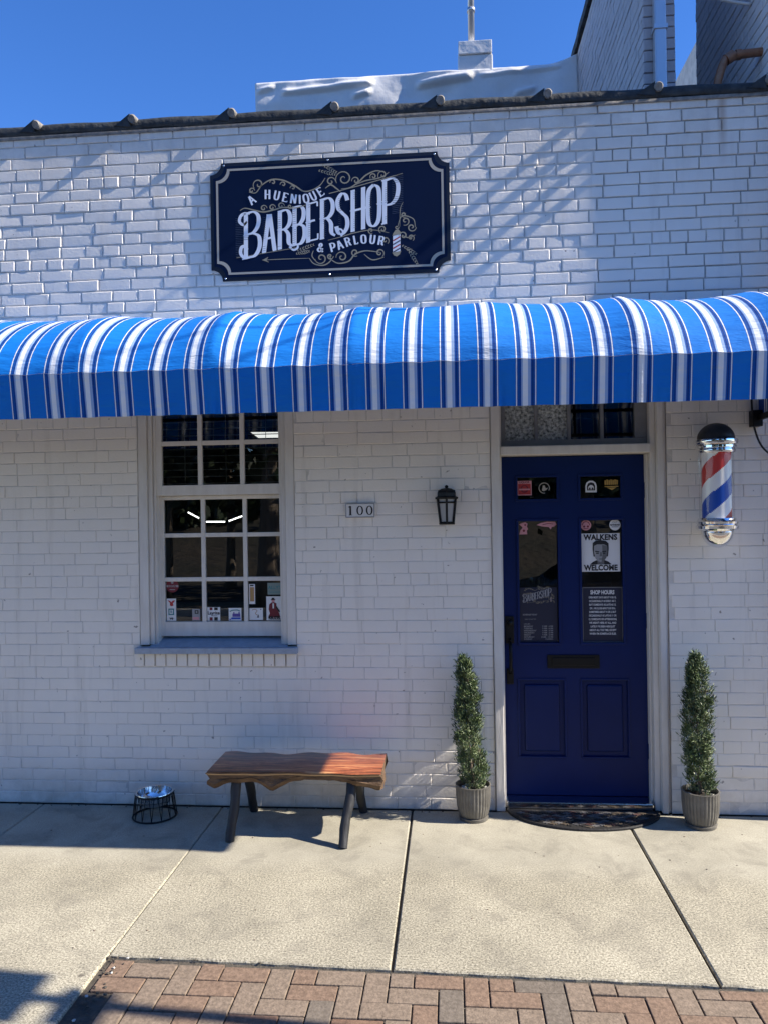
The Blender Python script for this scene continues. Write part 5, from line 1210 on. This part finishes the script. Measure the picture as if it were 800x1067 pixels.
# copper pipe and service cable at the upper right
q = MB(); q.smooth = True
q.tube(catmull([(1.80, .32, 4.60), (1.812, .31, 4.74), (1.850, .30, 4.88), (1.885, .30, 4.925), (1.95, .30, 4.935), (2.10, .30, 4.945)], 8), .027, 12)
q.tube([(1.868, .30, 4.905), (1.915, .30, 4.935)], .037, 12); q.tube([(1.93, .30, 4.934), (1.965, .30, 4.936)], .033, 12)
auto_smooth(q.build('copper_pipe', M['copper'], None, 'bent copper pipe rising from the roof edge into the grey neighbour wall', 'pipe', loc=(1.85, .3, 4.6)), 40)
q = MB(); q.smooth = True
q.tube(catmull([(1.80, .5, 5.50), (1.92, .5, 5.437), (2.09, .45, 5.36)], 6), .010, 8); q.tube(catmull([(1.80, .52, 5.53), (2.0, .5, 5.455), (2.09, .46, 5.41)], 6), .010, 8)
q.tube(catmull([(1.80, .5, 5.50), (1.2, -.5, 5.95), (-3, -7, 9.0)], 10), .010, 8)
q.build('service_cable', M['cable'], None, 'twin white service cable fixed to the grey neighbour wall at the top right', 'cable', loc=(2.0, .5, 5.4))
# overhead lines whose shadows cross the awning
for a, b, lab in (((2.0, -1.32, 5.90), (2.0, -.86, 5.05), 'upper of two black overhead wires crossing above the awning'), ((2.0, -1.235, 5.16), (2.0, -.86, 4.90), 'lower of two black overhead wires crossing above the awning')):
    A_, B_ = Vector(a), Vector(b); d = (B_ - A_); sh_ = SUN * 1.7
    q = MB(); q.smooth = True
    P = [A_ + sh_ - d * 3.0 , A_ + sh_, A_ + sh_ + d * .5, B_ + sh_, B_ + sh_ + d * .9]
    q.tube([tuple(p) for p in P], .0085, 6); q.build('overhead_wire', M['black_cable'], None, lab, 'wire', loc=tuple(A_ + sh_))

# ------------------------------------------------------------------ across the street (seen in the glass)
def tree(label, x, y, h, r, seed, crown=2600, cr=2.4, base=.35, leaf=.28):
    rnd = random.Random(seed); t = thing('tree', label, 'tree', (x, y, -.17), 'trees across the street')
    q = MB(); q.smooth = True; P = []; n = 9
    for k in range(n): s = k / (n - 1); P.append((x + .25 * math.sin(s * 3 + seed) * s, y + .2 * math.sin(s * 2 + seed * 2) * s, -.17 + h * .8 * s))
    q.tube(P, [r * (1.35 if k == 0 else 1.0) * (1 - .8 * k / (n - 1)) for k in range(n)], 12)
    tips = []
    for k in range(12):
        s = rnd.uniform(base, .95); i = min(n - 2, int(s * (n - 1))); p = Vector(P[i]); a = rnd.uniform(0, 2 * PI); L_ = cr * rnd.uniform(.5, 1.0)
        e = p + Vector((math.cos(a) * L_, math.sin(a) * L_, L_ * rnd.uniform(.3, .9))); q.tube([tuple(p), tuple((p + e) / 2 + Vector((0, 0, .15))), tuple(e)], [r * .32, r * .2, r * .06], 6); tips += [e, (p + e) / 2]
    q.build('trunk', M['bark'], t)
    q = MB()
    for k in range(crown):
        c = rnd.choice(tips) + Vector((rnd.gauss(0, .55), rnd.gauss(0, .55), rnd.gauss(0, .5)))
        u = Vector((rnd.gauss(0, 1), rnd.gauss(0, 1), rnd.gauss(0, 1))).normalized(); v = u.cross(Vector((rnd.gauss(0, 1), rnd.gauss(0, 1), rnd.gauss(0, 1)))).normalized(); s = leaf * rnd.uniform(.5, 1.1)
        q.add([c - u * s, c + v * s * .5, c + u * s, c - v * s * .5], [(0, 1, 2, 3)], rnd.randint(0, 1))
    q.build('crown', [M['tree_leaf'], M['tree_leaf2']], t)
for i, (x, y, h, r, c, lab) in enumerate(((-4.05, -11.6, 9, .27, 2200, 'thick trunked tree reflected in the right panes of the window'), (-7.0, -13.4, 8, .10, 1500, 'slim tree reflected in the left panes of the window'), (-5.9, -15, 9, .14, 1800, 'slender tree standing behind the thick trunked tree across the street'), (3.4, -14, 9, .22, 2200, 'leafy tree behind the parked car across the street'), (9, -13.5, 8, .2, 2000, 'tree across the street well right of the parked car'))):
    tree(lab, x, y, h, r, 50 + i, c)
for i, x in enumerate((-21, -16.5, -12, -8, -3.5, .8, 5.5, 10.5, 16)):
    tree('dense bushy evergreen on the hillside across the street', x, -33 - 3 * math.sin(i * 2.1), 8 + 2 * math.sin(i * 1.7), .22, 70 + i, 2600, 2.6, .04, .42)
# parked car, a dark saloon
cx0, cy0 = .55, -8.3
ca = thing('parked_car', 'dark parked saloon car reflected in the left pane of the navy door', 'car', (cx0 + 2.2, cy0, -.16))
def car_body():
    prof = [(0, .42), (.03, .62), (.22, .74), (1.05, .88), (1.62, 1.28), (2.0, 1.42), (2.7, 1.44), (3.35, 1.28), (3.85, .98), (4.30, .94), (4.42, .70), (4.42, .40), (4.1, .28), (.3, .28)]
    secs = [(-.86, .88), (-.80, 1.0), (.80, 1.0), (.86, .88)]; mb = MB(); vs = []; n = len(prof)
    for (yy, sc_) in secs:
        for (x, z) in prof:
            yk = yy * (1 - .22 * max(0, (z - .9) / .54)); vs.append((cx0 + 2.21 + (x - 2.21) * (.985 if sc_ < 1 else 1), cy0 + yk, -.16 + (.3 + (z - .3) * (.97 if sc_ < 1 else 1))))
    fs = [tuple(range(n - 1, -1, -1)), tuple(3 * n + k for k in range(n))]
    for s in range(3):
        for k in range(n): fs.append((s * n + k, s * n + (k + 1) % n, (s + 1) * n + (k + 1) % n, (s + 1) * n + k))
    mb.add(vs, fs); return mb
fix_normals(car_body().build('body', M['car'], ca))
M['car_glass'] = mat('car_glass', (0.01, 0.012, 0.014), .05)
for yy in (.79, -.79):
    for pts in ([(1.28, .92), (1.70, 1.24), (2.02, 1.36), (2.28, 1.37), (2.28, .93)], [(2.36, .93), (2.36, 1.37), (2.68, 1.37), (3.22, 1.24), (3.55, .98)]):
        q = MB(); q.add([(cx0 + x, cy0 + (1 if yy > 0 else -1) * (.865 * (1 - .22 * max(0, (z - .9) / .54)) + .004), -.16 + z) for x, z in pts], [tuple(range(len(pts)))]); q.build('side_window', M['car_glass'], ca)
q = MB(); q.add([(cx0 + x, cy0 + yy, -.16 + z) for x, yy, z in ((1.10, -.66, .925), (1.10, .66, .925), (1.60, .60, 1.285), (1.60, -.60, 1.285))], [(0, 1, 2, 3)]); q.build('windscreen', M['car_glass'], ca)
for x in (.85, 3.55):
    for yy in (.80, -.80):
        q = MB(); q.smooth = True; q.tube([(cx0 + x, cy0 + yy - .10, .165), (cx0 + x, cy0 + yy + .10, .165)], .325, 28); wh = auto_smooth(q.build('wheel', M['tyre'], ca)); q = MB(); q.tube([(cx0 + x, cy0 + yy - .105, .165), (cx0 + x, cy0 + yy + .105, .165)], .2, 20); q.build('rim', M['steel'], wh)
for yy in (.58, -.58): q = MB(); q.box(cx0 + .02, cx0 + .16, cy0 + yy - .17, cy0 + yy + .17, .38, .50, bev=.03); q.build('headlight', M['lamp_on'], ca)
for yy in (.9, -.9): q = MB(); q.box(cx0 + 1.45, cx0 + 1.60, cy0 + yy - .09, cy0 + yy + .09, .78, .90, bev=.03); q.build('mirror', M['car'], ca)
# unseen sign post by the kerb, plates shaped after its shadow on the paving
sl_ = thing('street_sign', 'grey street sign post by the kerb casting its shadow on the brick paving', 'street sign', (3.2, -2.46, 0))
q = MB(); q.smooth = True; q.tube([(3.2, -2.455, 0), (3.2, -2.455, 4.3)], .033, 12); auto_smooth(q.build('post', M['pipe'], sl_))
q = MB(); q.box(3.16, 3.166, -2.615, -2.295, 3.72, 4.28, bev=.002); q.build('plate', M['pipe'], sl_)
q = MB(); q.box(3.16, 3.166, -2.60, -2.37, 3.46, 3.64, bev=.002); q.build('plate', M['pipe'], sl_)
